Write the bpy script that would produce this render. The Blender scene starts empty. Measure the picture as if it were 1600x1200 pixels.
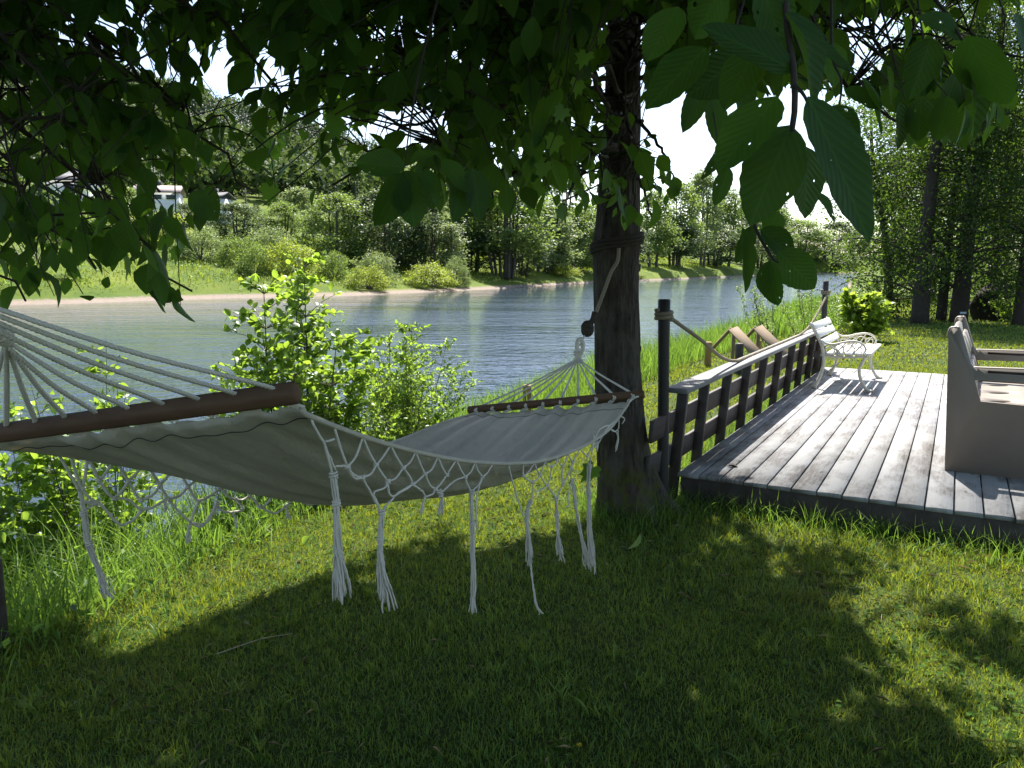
import bpy, math
import numpy as np
R = np.random.default_rng(11)
sc = bpy.context.scene
col = sc.collection
pi = math.pi
# ------------------------------------------------------------------ camera model
FPX = 1200.0
PITCH = math.atan(180 / FPX)
CAMZ = 1.6
cp, sp = math.cos(PITCH), math.sin(PITCH)
A = lambda *v: np.array(v, float)

def at(px, py, Y):
    u = (px - 800) / FPX; w = (600 - py) / FPX
    d = A(u, cp + w * sp, -sp + w * cp)
    return A(0, 0, CAMZ) + d * (Y / d[1])

def gp(px, py, z=0.0):
    u = (px - 800) / FPX; w = (600 - py) / FPX
    d = A(u, cp + w * sp, -sp + w * cp)
    return A(0, 0, CAMZ) + d * ((z - CAMZ) / d[2])

def proj(P):
    P = np.atleast_2d(P)
    y = P[:, 1]; z = P[:, 2] - CAMZ
    dep = y * cp - z * sp
    up = y * sp + z * cp
    s = np.where(dep > .05, dep, .05)
    return 800 + FPX * P[:, 0] / s, 600 - FPX * up / s, dep

cam_d = bpy.data.cameras.new('camera'); cam = bpy.data.objects.new('camera', cam_d)
col.objects.link(cam); sc.camera = cam
cam.location = (0, 0, CAMZ); cam.rotation_euler = (pi / 2 - PITCH, 0, 0)
cam_d.sensor_width = 36; cam_d.lens = 27; cam_d.clip_start = 0.05; cam_d.clip_end = 4000

# ------------------------------------------------------------------ light
SUN_EL, SUN_AZ = math.radians(55), math.radians(8)
S = A(math.sin(SUN_AZ) * math.cos(SUN_EL), math.cos(SUN_AZ) * math.cos(SUN_EL), math.sin(SUN_EL))
sd = bpy.data.lights.new('sun', 'SUN'); sun = bpy.data.objects.new('sun', sd); col.objects.link(sun)
sd.energy = 5.0; sd.angle = math.radians(0.5); sd.color = (1, .965, .90)
sun.rotation_euler = (pi / 2 - SUN_EL, 0, pi - SUN_AZ)
sun.location = (3, 20, 30)
w = bpy.data.worlds.new('World'); sc.world = w; w.use_nodes = True
nt = w.node_tree; bg = nt.nodes['Background']
sky = nt.nodes.new('ShaderNodeTexSky'); sky.sky_type = 'NISHITA'; sky.sun_disc = False
sky.sun_elevation = SUN_EL; sky.sun_rotation = SUN_AZ; sky.air_density = 1.0; sky.dust_density = 1.2
nt.links.new(sky.outputs[0], bg.inputs[0]); bg.inputs[1].default_value = 0.095
sc.view_settings.view_transform = 'Standard'; sc.view_settings.look = 'None'
sc.view_settings.exposure = 1.45; sc.view_settings.gamma = 1.0
cy = sc.cycles
cy.max_bounces = 7; cy.diffuse_bounces = 3; cy.glossy_bounces = 3; cy.transmission_bounces = 5
cy.transparent_max_bounces = 12
cy.use_denoising = True; cy.sample_clamp_indirect = 6; cy.sample_clamp_direct = 4
cy.use_adaptive_sampling = True; cy.adaptive_threshold = 0.012

# ------------------------------------------------------------------ materials
class NT:
    def __init__(s, name):
        s.m = bpy.data.materials.new(name); s.m.use_nodes = True
        s.t = s.m.node_tree; s.t.nodes.clear()
        s.out = s.t.nodes.new('ShaderNodeOutputMaterial')
    def n(s, ty, **kw):
        nd = s.t.nodes.new('ShaderNode' + ty)
        for k, v in kw.items():
            if k.startswith('i_'):
                key = k[2:]; key = int(key) if key.isdigit() else key.replace('_', ' ')
                if isinstance(v, bpy.types.NodeSocket): s.t.links.new(v, nd.inputs[key])
                else: nd.inputs[key].default_value = v
            else: setattr(nd, k, v)
        return nd
    def l(s, a, b): s.t.links.new(a, b)
    def mix(s, fac, a, b, mode='MIX'):
        nd = s.t.nodes.new('ShaderNodeMix'); nd.data_type = 'RGBA'; nd.blend_type = mode
        for sk, v in ((nd.inputs[0], fac), (nd.inputs[6], a), (nd.inputs[7], b)):
            if isinstance(v, bpy.types.NodeSocket): s.t.links.new(v, sk)
            elif isinstance(v, (int, float)): sk.default_value = v
            else: sk.default_value = (*v, 1) if len(v) == 3 else v
        return nd.outputs[2]
    def ramp(s, fac, stops):
        nd = s.t.nodes.new('ShaderNodeValToRGB'); cr = nd.color_ramp
        while len(cr.elements) > 1: cr.elements.remove(cr.elements[-1])
        for i, (p, c) in enumerate(stops):
            e = cr.elements[0] if i == 0 else cr.elements.new(p)
            e.position = p; e.color = (*c, 1) if not isinstance(c, (int, float)) else (c, c, c, 1)
        s.l(fac, nd.inputs[0]); return nd.outputs[0]
    def noise(s, vec, scale, detail=4, rough=.6):
        nd = s.n('TexNoise'); nd.inputs['Scale'].default_value = scale
        nd.inputs['Detail'].default_value = detail; nd.inputs['Roughness'].default_value = rough
        if vec is not None: s.l(vec, nd.inputs['Vector'])
        return nd.outputs['Fac']
    def coord(s, kind='Object', scale=None):
        c = s.n('TexCoord').outputs[kind]
        if scale is not None:
            mp = s.n('Mapping'); mp.inputs['Scale'].default_value = scale
            s.l(c, mp.inputs['Vector']); c = mp.outputs[0]
        return c
    def pos(s, scale=None):
        c = s.n('NewGeometry').outputs['Position']
        if scale is not None:
            mp = s.n('Mapping'); mp.inputs['Scale'].default_value = scale
            s.l(c, mp.inputs['Vector']); c = mp.outputs[0]
        return c
    def attr(s, name='rnd'):
        a = s.n('Attribute'); a.attribute_name = name; return a.outputs['Fac']
    def bump(s, h, strength=.4, dist=.01):
        b = s.n('Bump'); b.inputs['Strength'].default_value = strength; b.inputs['Distance'].default_value = dist
        s.l(h, b.inputs['Height']); return b.outputs[0]
    def bsdf(s, colr, rough=.6, spec=.3, normal=None, metal=0):
        p = s.n('BsdfPrincipled')
        if isinstance(colr, bpy.types.NodeSocket): s.l(colr, p.inputs['Base Color'])
        else: p.inputs['Base Color'].default_value = (*colr, 1)
        if isinstance(rough, bpy.types.NodeSocket): s.l(rough, p.inputs['Roughness'])
        else: p.inputs['Roughness'].default_value = rough
        p.inputs['Specular IOR Level'].default_value = spec; p.inputs['Metallic'].default_value = metal
        if normal is not None: s.l(normal, p.inputs['Normal'])
        return p.outputs[0]
    def done(s, sh):
        s.l(sh, s.out.inputs[0]); return s.m

def leaf_mat(name, dark, light, trans, tfac=.45, rough=.45, spec=.3, big=None, holes=False, bump=False):
    k = NT(name)
    c = k.mix(k.attr(), dark, light)
    if big:
        n = k.noise(k.pos(), big, 3)
        c = k.mix(k.ramp(n, [(.35, 0.0), (.65, 1.0)]), c, k.mix(.5, c, light), 'MIX')
    nrm = None
    if bump:
        at_ = k.n('Attribute'); at_.attribute_name = 'leafuv'; sx_ = k.n('SeparateXYZ'); k.l(at_.outputs['Vector'], sx_.inputs[0])
        ab = k.n('Math', operation='ABSOLUTE', i_0=sx_.outputs[1])
        ph = k.n('Math', operation='MULTIPLY_ADD', i_0=ab.outputs[0], i_1=-.75, i_2=sx_.outputs[0])
        wob = k.n('Math', operation='MULTIPLY_ADD', i_0=k.noise(k.coord('Object'), 30, 2), i_1=.03, i_2=ph.outputs[0])
        sn = k.n('Math', operation='SINE', i_0=k.n('Math', operation='MULTIPLY', i_0=wob.outputs[0], i_1=62.0).outputs[0])
        vein = k.ramp(sn.outputs[0], [(.80, 0.0), (.99, 1.0)])
        mid = k.ramp(ab.outputs[0], [(.012, 1.0), (.03, 0.0)])
        vm = k.n('Math', operation='MAXIMUM', i_0=vein, i_1=mid)
        c = k.mix(k.n('Math', operation='MULTIPLY', i_0=vm.outputs[0], i_1=.5).outputs[0], c, [x * 1.9 for x in light])
        c = k.mix(k.ramp(k.noise(k.coord('Object'), 45, 5), [(.55, 0.0), (.75, .4)]), c, (.05, .06, .015))
        hh_ = k.n('Math', operation='MULTIPLY_ADD', i_0=sn.outputs[0], i_1=-.5, i_2=k.noise(k.coord('Object'), 90, 3))
        nrm = k.bump(hh_.outputs[0], .35, .0016)
    d = k.bsdf(c, rough, spec, nrm)
    t = k.n('BsdfTranslucent'); t.inputs[0].default_value = (*trans, 1)
    tc = k.mix(k.attr(), [x * .75 for x in trans], [min(1, x * 1.25) for x in trans]); k.l(tc, t.inputs[0])
    m = k.n('MixShader', i_0=tfac); k.l(d, m.inputs[1]); k.l(t.outputs[0], m.inputs[2])
    o = m.outputs[0]
    if holes:
        v = k.n('TexVoronoi'); v.inputs['Scale'].default_value = 6.0
        la = k.n('Attribute'); la.attribute_name = 'leafuv'; of = k.n('CombineXYZ'); k.l(k.n('Math', operation='MULTIPLY', i_0=k.attr(), i_1=40.0).outputs[0], of.inputs[2])
        vq = k.n('VectorMath', operation='ADD'); k.l(la.outputs['Vector'], vq.inputs[0]); k.l(of.outputs[0], vq.inputs[1]); k.l(vq.outputs[0], v.inputs['Vector'])
        sz = k.n('Math', operation='MULTIPLY', i_0=v.outputs['Color'], i_1=.8)
        sub = k.n('Math', operation='SUBTRACT', i_0=sz.outputs[0], i_1=.49)
        lt = k.n('Math', operation='LESS_THAN', i_0=v.outputs['Distance'], i_1=sub.outputs[0])
        tr = k.n('BsdfTransparent'); m2 = k.n('MixShader', i_0=lt.outputs[0])
        k.l(o, m2.inputs[1]); k.l(tr.outputs[0], m2.inputs[2]); o = m2.outputs[0]
    return k.done(o)

M = {}
M['leaf'] = leaf_mat('tree_leaf', (.018, .054, .011), (.042, .10, .017), (.15, .29, .02), .42, .5, .14, None, False, True)
M['leaf_near'] = leaf_mat('tree_leaf_close', (.018, .054, .011), (.038, .088, .016), (.12, .25, .02), .42, .5, .15, holes=True, bump=True)
M['maple'] = leaf_mat('maple_leaf', (.04, .11, .018), (.07, .16, .025), (.22, .40, .035), .5)
M['maple_bush'] = leaf_mat('young_maple_leaf', (.09, .17, .02), (.2, .27, .035), (.42, .55, .05), .5)
M['shrub'] = leaf_mat('shrub_leaf', (.06, .135, .02), (.135, .225, .035), (.34, .5, .045), .5, .38, .4)
M['willow'] = leaf_mat('willow_leaf', (.09, .15, .05), (.17, .24, .09), (.3, .42, .1), .4, .4, .35)
M['alder'] = leaf_mat('alder_leaf', (.022, .048, .014), (.045, .08, .02), (.13, .22, .02), .45, .5, .18)
M['far_dark'] = leaf_mat('far_dark_leaf', (.024, .05, .02), (.075, .115, .04), (.14, .2, .05), .35, .5, .3)
M['far_mid'] = leaf_mat('far_mid_leaf', (.05, .095, .026), (.135, .19, .045), (.26, .36, .06), .42, .5, .3)
M['far_pale'] = leaf_mat('far_pale_leaf', (.095, .135, .05), (.2, .25, .1), (.3, .38, .11), .4, .5, .3)
M['far_bright'] = leaf_mat('far_bright_leaf', (.10, .15, .02), (.21, .26, .04), (.4, .48, .05), .42, .5, .3)
M['hill_leaf'] = leaf_mat('hill_leaf', (.032, .06, .02), (.085, .12, .036), (.11, .16, .035), .3, .6, .1)
M['spruce'] = leaf_mat('spruce_needles', (.016, .032, .022), (.035, .06, .035), (.04, .07, .03), .2, .6, .2)

def grass_mat(name, dark, light, dry, trans, tf, dryscale=.9, dlo=.5, dhi=.75, drymax=.75):
    k = NT(name)
    c = k.mix(k.attr(), dark, light)
    n = k.noise(k.pos(), dryscale, 4)
    f = k.ramp(n, [(dlo, 0.0), (dhi, drymax)])
    c = k.mix(f, c, dry)
    d = k.bsdf(c, .5, .3)
    t = k.n('BsdfTranslucent'); tc = k.mix(k.attr(), [x * .7 for x in trans], [x * 1.25 for x in trans])
    tc = k.mix(f, tc, [dry[0] * 1.1, dry[1] * 1.1, dry[2]]); k.l(tc, t.inputs[0])
    m = k.n('MixShader', i_0=tf); k.l(d, m.inputs[1]); k.l(t.outputs[0], m.inputs[2])
    return k.done(m.outputs[0])
M['lawn'] = grass_mat('lawn_blades', (.018, .092, .024), (.068, .172, .042), (.26, .20, .06), (.39, .445, .03), .34, .9, .54, .76, .5)
M['tall'] = grass_mat('tall_blades', (.05, .12, .02), (.13, .22, .04), (.24, .25, .09), (.22, .36, .04), .45, 2.0, .6, .85, .6)
M['meadow'] = grass_mat('meadow_blades', (.09, .14, .012), (.2, .25, .022), (.26, .25, .06), (.32, .4, .02), .42, .09, .45, .7, .7)

k = NT('soil_and_grass'); P_ = k.pos()
sep = k.n('SeparateXYZ'); k.l(P_, sep.inputs[0])
n1 = k.noise(P_, 3.0, 6); n2 = k.noise(P_, .12, 4); n3 = k.noise(P_, 40, 3)
g = k.mix(k.ramp(n1, [(.35, 0.0), (.7, 1.0)]), (.03, .055, .008), (.06, .09, .014))
g = k.mix(k.ramp(n3, [(.4, 0.0), (.65, .6)]), g, (.05, .045, .022))
far = k.n('MapRange'); far.inputs[1].default_value = 25; far.inputs[2].default_value = 45; k.l(sep.outputs[1], far.inputs[0])
gf = k.mix(k.ramp(n2, [(.35, 0.0), (.65, 1.0)]), (.055, .095, .012), (.12, .15, .02))
g = k.mix(far.outputs[0], g, gf)
zz = k.n('Math', operation='MULTIPLY_ADD', i_0=n1, i_1=.55, i_2=sep.outputs[2])
mud = k.n('MapRange'); mud.inputs[1].default_value = -.5; mud.inputs[2].default_value = -.36; k.l(zz.outputs[0], mud.inputs[0])
mc = k.mix(n1, (.15, .115, .085), (.30, .245, .2))
g = k.mix(mud.outputs[0], mc, g)
M['ground'] = k.done(k.bsdf(g, .9, .1, k.bump(k.noise(P_, 25, 5), .6, .03)))

k = NT('river_water'); p = k.pos()
mp = k.n('Mapping'); mp.inputs['Scale'].default_value = (1.0, 1.5, 1); mp.inputs['Rotation'].default_value = (0, 0, .35); k.l(p, mp.inputs[0])
w0 = k.noise(k.pos((.7, 1.25, 1)), .24, 3, .5); w1 = k.noise(mp.outputs[0], .9, 3, .5); w2 = k.noise(mp.outputs[0], 3.6, 3, .55); w3 = k.noise(k.pos((.35, 1.5, 1)), .11, 6, .62)
amp = k.ramp(w3, [(.36, .3), (.62, 1.0)])
h = k.n('Math', operation='MULTIPLY_ADD', i_0=w1, i_1=.12, i_2=k.n('Math', operation='MULTIPLY', i_0=w2, i_1=.05).outputs[0])
h1 = k.n('Math', operation='MULTIPLY', i_0=h.outputs[0], i_1=amp)
h2 = k.n('Math', operation='MULTIPLY_ADD', i_0=w0, i_1=.08, i_2=h1.outputs[0])
b = k.n('BsdfPrincipled'); b.inputs['Base Color'].default_value = (.027, .043, .064, 1)
b.inputs['Roughness'].default_value = .03; b.inputs['IOR'].default_value = 1.333
h3 = k.n('Math', operation='MULTIPLY', i_0=h2.outputs[0], i_1=k.attr())
k.l(k.bump(h3.outputs[0], 1.0, 1.0), b.inputs['Normal'])
M['water'] = k.done(b.outputs[0])

k = NT('tree_bark'); c = k.coord('Object', (1, 1, .22)); cz = k.coord('Object')
n1 = k.noise(c, 22, 6, .65); n2 = k.noise(cz, 5, 4)
vv = k.n('TexVoronoi'); vv.inputs['Scale'].default_value = 34; vv.feature = 'DISTANCE_TO_EDGE'; k.l(c, vv.inputs['Vector'])
cc = k.mix(k.ramp(n1, [(.3, 0.0), (.7, 1.0)]), (.02, .015, .012), (.10, .082, .066))
cc = k.mix(k.ramp(n2, [(.5, 0.0), (.7, .6)]), cc, (.11, .105, .085))
sx = k.n('SeparateXYZ'); k.l(cz, sx.inputs[0])
zz = k.n('Math', operation='MULTIPLY_ADD', i_0=n2, i_1=1.2, i_2=sx.outputs[2])
mz = k.n('MapRange'); mz.inputs[1].default_value = 1.15; mz.inputs[2].default_value = .75; k.l(zz.outputs[0], mz.inputs[0])
mm = k.n('Math', operation='MULTIPLY', i_0=mz.outputs[0], i_1=k.ramp(k.noise(cz, 14, 4), [(.4, 0.0), (.6, .85)]))
cc = k.mix(mm.outputs[0], cc, (.075, .085, .015))
hh = k.n('Math', operation='MULTIPLY_ADD', i_0=vv.outputs['Distance'], i_1=1.2, i_2=n1)
M['bark'] = k.done(k.bsdf(cc, .9, .15, k.bump(hh.outputs[0], .9, .025)))
k = NT('twig_bark'); M['twig'] = k.done(k.bsdf(k.mix(k.noise(k.coord('Object'), 12), (.025, .02, .015), (.08, .065, .05)), .8, .2))
k = NT('stem_bark'); M['stem'] = k.done(k.bsdf(k.mix(k.noise(k.coord('Object'), 3), (.05, .045, .035), (.14, .125, .1)), .85, .2))

def wood_mat(name, c1, c2, c3, scale, rough=.7, spec=.25, bump=.3, worn=None):
    k = NT(name); c = k.coord('Object', scale)
    off = k.n('Math', operation='MULTIPLY', i_0=k.attr(), i_1=37.0)
    va = k.n('VectorMath', operation='ADD'); k.l(c, va.inputs[0])
    cx = k.n('CombineXYZ'); k.l(off.outputs[0], cx.inputs[0]); k.l(off.outputs[0], cx.inputs[1]); k.l(cx.outputs[0], va.inputs[1])
    g = k.noise(va.outputs[0], 1.0, 6, .7); g2 = k.noise(va.outputs[0], .28, 3)
    cc = k.mix(g, c1, c2)
    cc = k.mix(k.ramp(g2, [(.42, 0.0), (.62, .7)]), cc, c3)
    cc = k.mix(.28, cc, k.mix(k.attr(), [x * .55 for x in c2], [min(.9, x * 1.35) for x in c2]))
    if worn:
        wn = k.noise(k.coord('Object', (2.6, 1.1, 1)), 1.6, 5, .65)
        fine = k.noise(k.coord('Object', (70, 5, 10)), 1.0, 4, .7)
        wf = k.n('Math', operation='MULTIPLY', i_0=k.ramp(wn, [(.42, 0.0), (.58, 1.0)]), i_1=k.ramp(fine, [(.3, 0.25), (.6, 1.0)]))
        cc = k.mix(wf.outputs[0], cc, worn)
        kv = k.n('TexVoronoi'); kv.inputs['Scale'].default_value = 1.0; k.l(k.coord('Object', (6.7, 2.1, .01)), kv.inputs['Vector'])
        cc = k.mix(k.ramp(kv.outputs['Distance'], [(.05, .7), (.1, 0.0)]), cc, [x * .35 for x in worn])
    return k.done(k.bsdf(cc, rough, spec, k.bump(g, bump, .004)))
M['deck'] = wood_mat('weathered_deck_wood', (.21, .208, .205), (.37, .368, .37), (.28, .268, .262), (90, 3.5, 20), .65, .3, .5, (.105, .093, .087))
M['darkwood'] = wood_mat('dark_stained_wood', (.03, .022, .018), (.065, .05, .043), (.09, .075, .066), (30, 3, 30), .6, .3)
M['railtop'] = wood_mat('weathered_rail_wood', (.10, .098, .095), (.27, .265, .26), (.06, .055, .05), (50, 3, 20), .6, .35)
M['blackpole'] = wood_mat('dark_pole_wood', (.018, .015, .014), (.045, .04, .037), (.06, .05, .045), (12, 12, 2), .6, .35)
M['barwood'] = wood_mat('reddish_hardwood', (.10, .055, .03), (.165, .095, .055), (.075, .042, .024), (5, 60, 60), .65, .25)
M['stake'] = wood_mat('yellow_pine_stake', (.30, .18, .06), (.42, .27, .1), (.24, .14, .05), (20, 20, 2), .7, .2)
M['board'] = wood_mat('pale_brown_board', (.20, .13, .07), (.34, .24, .15), (.26, .2, .14), (12, 12, 3), .75, .2)
M['whitewood'] = wood_mat('white_painted_slat', (.66, .64, .60), (.78, .76, .72), (.58, .54, .48), (40, 3, 40), .5, .35)
k = NT('cream_cast_iron'); M['iron'] = k.done(k.bsdf(k.mix(k.ramp(k.noise(k.coord('Object'), 18, 5), [(.55, 0.0), (.75, .7)]), (.62, .58, .48), (.42, .36, .27)), .5, .4))
k = NT('rusty_rod'); M['rod'] = k.done(k.bsdf((.18, .15, .12), .5, .4, None, .5))
k = NT('taupe_plastic'); M['taupe'] = k.done(k.bsdf(k.mix(k.noise(k.coord('Object'), 9, 5), (.24, .20, .165), (.285, .24, .20)), .42, .4, k.bump(k.noise(k.coord('Object'), 260, 2), .12, .001)))
k = NT('dark_gap_plastic'); M['gap'] = k.done(k.bsdf((.03, .027, .025), .5, .3))
k = NT('canvas_cloth'); c = k.coord('Object')
wv = k.noise(k.coord('Object', (400, 400, 400)), 1.0, 2); st = k.noise(k.coord('Object'), 5, 5)
cc = k.mix(st, (.66, .605, .49), (.78, .725, .60)); 
stp = k.n('Math', operation='SINE', i_0=k.n('Math', operation='MULTIPLY', i_0=k.attr(), i_1=44.0).outputs[0])
cc = k.mix(k.n('Math', operation='MULTIPLY', i_0=k.ramp(stp.outputs[0], [(.3, 0.0), (.9, 1.0)]), i_1=.35).outputs[0], cc, (.46, .43, .35))
cr_ = k.noise(k.coord('Object', (9, 4, 4)), 2.2, 4, .6)
cc = k.mix(k.ramp(k.noise(k.coord('Object'), 14, 5), [(.55, 0.0), (.8, .35)]), cc, (.40, .37, .29))
h1_ = k.n('Math', operation='MULTIPLY_ADD', i_0=cr_, i_1=7.0, i_2=wv)
d = k.bsdf(cc, .9, .1, k.bump(h1_.outputs[0], .45, .006))
t = k.n('BsdfTranslucent'); t.inputs[0].default_value = (.5, .44, .24, 1)
m = k.n('MixShader', i_0=.28); k.l(d, m.inputs[1]); k.l(t.outputs[0], m.inputs[2])
M['canvas'] = k.done(m.outputs[0])
def rope_mat(name, c1, c2, sc_=160):
    k = NT(name); c = k.coord('Object'); n = k.noise(c, sc_, 3)
    return k.done(k.bsdf(k.mix(n, c1, c2), .9, .1, k.bump(n, .6, .003)))
M['cotton'] = rope_mat('cotton_cord', (.58, .54, .46), (.76, .71, .61))
M['rope'] = rope_mat('hemp_rope', (.2, .16, .115), (.36, .31, .235))
M['darkrope'] = rope_mat('dark_tarred_rope', (.03, .025, .02), (.1, .085, .07))
M['clover'] = leaf_mat('clover_leaf', (.028, .07, .009), (.065, .125, .018), (.18, .28, .03), .35, .7, .05)
M['straw'] = leaf_mat('dry_straw', (.2, .14, .06), (.42, .33, .17), (.2, .15, .06), .2)
M['thread'] = rope_mat('dark_seam_thread', (.03, .03, .04), (.06, .06, .07))
k = NT('galvanised_hook'); M['steel'] = k.done(k.bsdf((.5, .5, .52), .35, .5, None, .9))
k = NT('white_house_wall'); M['hwall'] = k.done(k.bsdf(k.mix(k.noise(k.coord('Object'), 2), (.68, .68, .66), (.76, .76, .74)), .8, .2))
k = NT('brown_house_roof'); M['hroof'] = k.done(k.bsdf(k.mix(k.noise(k.coord('Object'), 4), (.26, .2, .18), (.34, .28, .26)), .8, .2))
k = NT('dark_roof'); M['hroof2'] = k.done(k.bsdf(k.mix(k.noise(k.coord('Object'), 4), (.05, .05, .055), (.09, .085, .09)), .7, .3))
k = NT('dark_window_glass'); M['glass'] = k.done(k.bsdf((.03, .05, .055), .1, .5))
k = NT('pale_sign'); M['sign'] = k.done(k.bsdf((.45, .5, .56), .5, .3))
k = NT('dandelion_yellow'); M['yellow'] = k.done(k.bsdf(k.mix(k.noise(k.coord('Object'), 300), (.7, .5, .02), (.8, .62, .05)), .7, .2))
k = NT('dry_twig'); M['dry'] = k.done(k.bsdf((.36, .29, .2), .8, .2))
k = NT('dark_stone'); M['stone'] = k.done(k.bsdf(k.mix(k.noise(k.coord('Object'), 5, 6), (.018, .015, .013), (.05, .042, .036)), .9, .2, k.bump(k.noise(k.coord('Object'), 9, 5), .6, .04)))

# ------------------------------------------------------------------ mesh helpers
WM = {}
def thing(name, label, cat, loc=(0, 0, 0), rotz=0.0, group=None):
    o = bpy.data.objects.new(name, None); col.objects.link(o)
    o.empty_display_size = .2
    o.location = loc; o.rotation_euler = (0, 0, rotz)
    o['label'] = label; o['category'] = cat
    if group: o['group'] = group
    WM[o.name] = (np.array(loc, float), rotz)
    return o
def tag(o, label, cat, group=None):
    o['label'] = label; o['category'] = cat
    if group: o['group'] = group
    return o

class MB:
    def __init__(s): s.v = []; s.f = []; s.r = []; s.n = 0; s.u = []
    def add(s, v, faces, rnd=None):
        v = np.asarray(v, float).reshape(-1, 3)
        s.v.append(v)
        if isinstance(faces, np.ndarray): faces = [faces]
        for f in faces:
            f = np.asarray(f, np.int64)
            if f.size: s.f.append(f.reshape(len(f), -1) + s.n)
        if rnd is None: rnd = R.random()
        s.r.append(np.broadcast_to(np.asarray(rnd, float), (len(v),)))
        s.n += len(v)
    def poly(s, v, faces, rnd=None):
        v = np.asarray(v, float)
        by = {}
        for f in faces: by.setdefault(len(f), []).append(f)
        s.add(v, [np.array(x) for x in by.values()], rnd)
    def build(s, name, mat, parent=None, smooth=False, local=False):
        V = np.concatenate(s.v); r = np.concatenate(s.r)
        if parent is not None and not local:
            loc, rz = WM[parent.name]
            V = V - loc
            if rz:
                c_, s_ = math.cos(-rz), math.sin(-rz)
                V = np.stack([V[:, 0] * c_ - V[:, 1] * s_, V[:, 0] * s_ + V[:, 1] * c_, V[:, 2]], 1)
        me = bpy.data.meshes.new(name)
        tot = np.concatenate([np.full(len(f), f.shape[1]) for f in s.f])
        loops = np.concatenate([f.ravel() for f in s.f])
        me.vertices.add(len(V)); me.vertices.foreach_set('co', V.astype(np.float32).ravel())
        me.loops.add(len(loops)); me.loops.foreach_set('vertex_index', loops.astype(np.int32))
        me.polygons.add(len(tot))
        st = np.concatenate([[0], np.cumsum(tot)[:-1]])
        me.polygons.foreach_set('loop_start', st.astype(np.int32))
        me.update(calc_edges=True)
        a = me.attributes.new('rnd', 'FLOAT', 'POINT'); a.data.foreach_set('value', r.astype(np.float32))
        if s.u and sum(len(q) for q in s.u) == len(V):
            b_ = me.attributes.new('leafuv', 'FLOAT_VECTOR', 'POINT'); U = np.concatenate(s.u); b_.data.foreach_set('vector', np.stack([U[:, 0], U[:, 1], U[:, 0] * 0], 1).astype(np.float32).ravel())
        if smooth: me.polygons.foreach_set('use_smooth', np.ones(len(tot), bool))
        me.materials.append(mat)
        o = bpy.data.objects.new(name, me); col.objects.link(o)
        if parent is not None:
            o.parent = parent; WM[o.name] = WM[parent.name]
        else: WM[o.name] = (np.zeros(3), 0.0)
        return o

def nrm(v):
    v = np.asarray(v, float); return v / (np.linalg.norm(v, axis=-1, keepdims=True) + 1e-12)

def smooth_path(pts, n):
    pts = np.asarray(pts, float)
    if len(pts) == 2: return pts[0] + (pts[1] - pts[0]) * np.linspace(0, 1, n)[:, None]
    P = np.vstack([2 * pts[0] - pts[1], pts, 2 * pts[-1] - pts[-2]])
    out = []
    m = len(pts) - 1
    for t in np.linspace(0, m, n):
        i = min(int(t), m - 1); f = t - i
        a, b, c, d = P[i], P[i + 1], P[i + 2], P[i + 3]
        out.append(.5 * ((2 * b) + (c - a) * f + (2 * a - 5 * b + 4 * c - d) * f * f + (3 * b - a - 3 * c + d) * f ** 3))
    return np.array(out)

def frames(P):
    T = nrm(np.gradient(P, axis=0))
    ref = A(0, 0, 1) if abs(T[0][2]) < .9 else A(1, 0, 0)
    n = nrm(np.cross(T[0], ref)); Ns = [n]
    for i in range(1, len(P)):
        n = Ns[-1] - T[i] * np.dot(Ns[-1], T[i]); Ns.append(nrm(n))
    Ns = np.array(Ns); return T, Ns, np.cross(T, Ns)

def tube(mb, P, r, k=8, rnd=None, cap=True, flat=None, rfun=None):
    P = np.asarray(P, float); n = len(P)
    r = np.broadcast_to(np.asarray(r, float), (n,))
    T, N, B = frames(P)
    an = np.arange(k) / k * 2 * pi
    c_, s_ = np.cos(an), np.sin(an)
    rr = r[:, None] * (np.ones((n, k)) if rfun is None else rfun(P, an))
    fx, fy = flat or (1, 1)
    V = P[:, None] + (rr * c_ * fx)[..., None] * N[:, None] + (rr * s_ * fy)[..., None] * B[:, None]
    i = np.arange(n - 1)[:, None] * k; j = np.arange(k)[None]; j2 = (j + 1) % k
    F = np.stack([i + j, i + j2, i + k + j2, i + k + j], -1).reshape(-1, 4)
    V = V.reshape(-1, 3)
    fs = [F]
    if cap:
        V = np.vstack([V, P[0], P[-1]])
        jj = np.arange(k)
        fs.append(np.stack([np.full(k, n * k), (jj + 1) % k, jj], 1))
        fs.append(np.stack([np.full(k, n * k + 1), (n - 1) * k + jj, (n - 1) * k + (jj + 1) % k], 1))
    mb.add(V, fs, rnd)

def twisted(mb, P, r, strands=3, turns_per_m=14, k=6):
    P = np.asarray(P, float)
    L = np.concatenate([[0], np.cumsum(np.linalg.norm(np.diff(P, axis=0), axis=1))])
    n = max(12, int(L[-1] * turns_per_m * 9))
    l = np.linspace(0, L[-1], n)
    Q = np.stack([np.interp(l, L, P[:, i]) for i in range(3)], 1)
    T, N, B = frames(Q)
    for s in range(strands):
        a = l * turns_per_m * 2 * pi + s * 2 * pi / strands
        tube(mb, Q + r * .52 * (np.cos(a)[:, None] * N + np.sin(a)[:, None] * B), r * .56, k, .3 + .2 * s)

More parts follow.
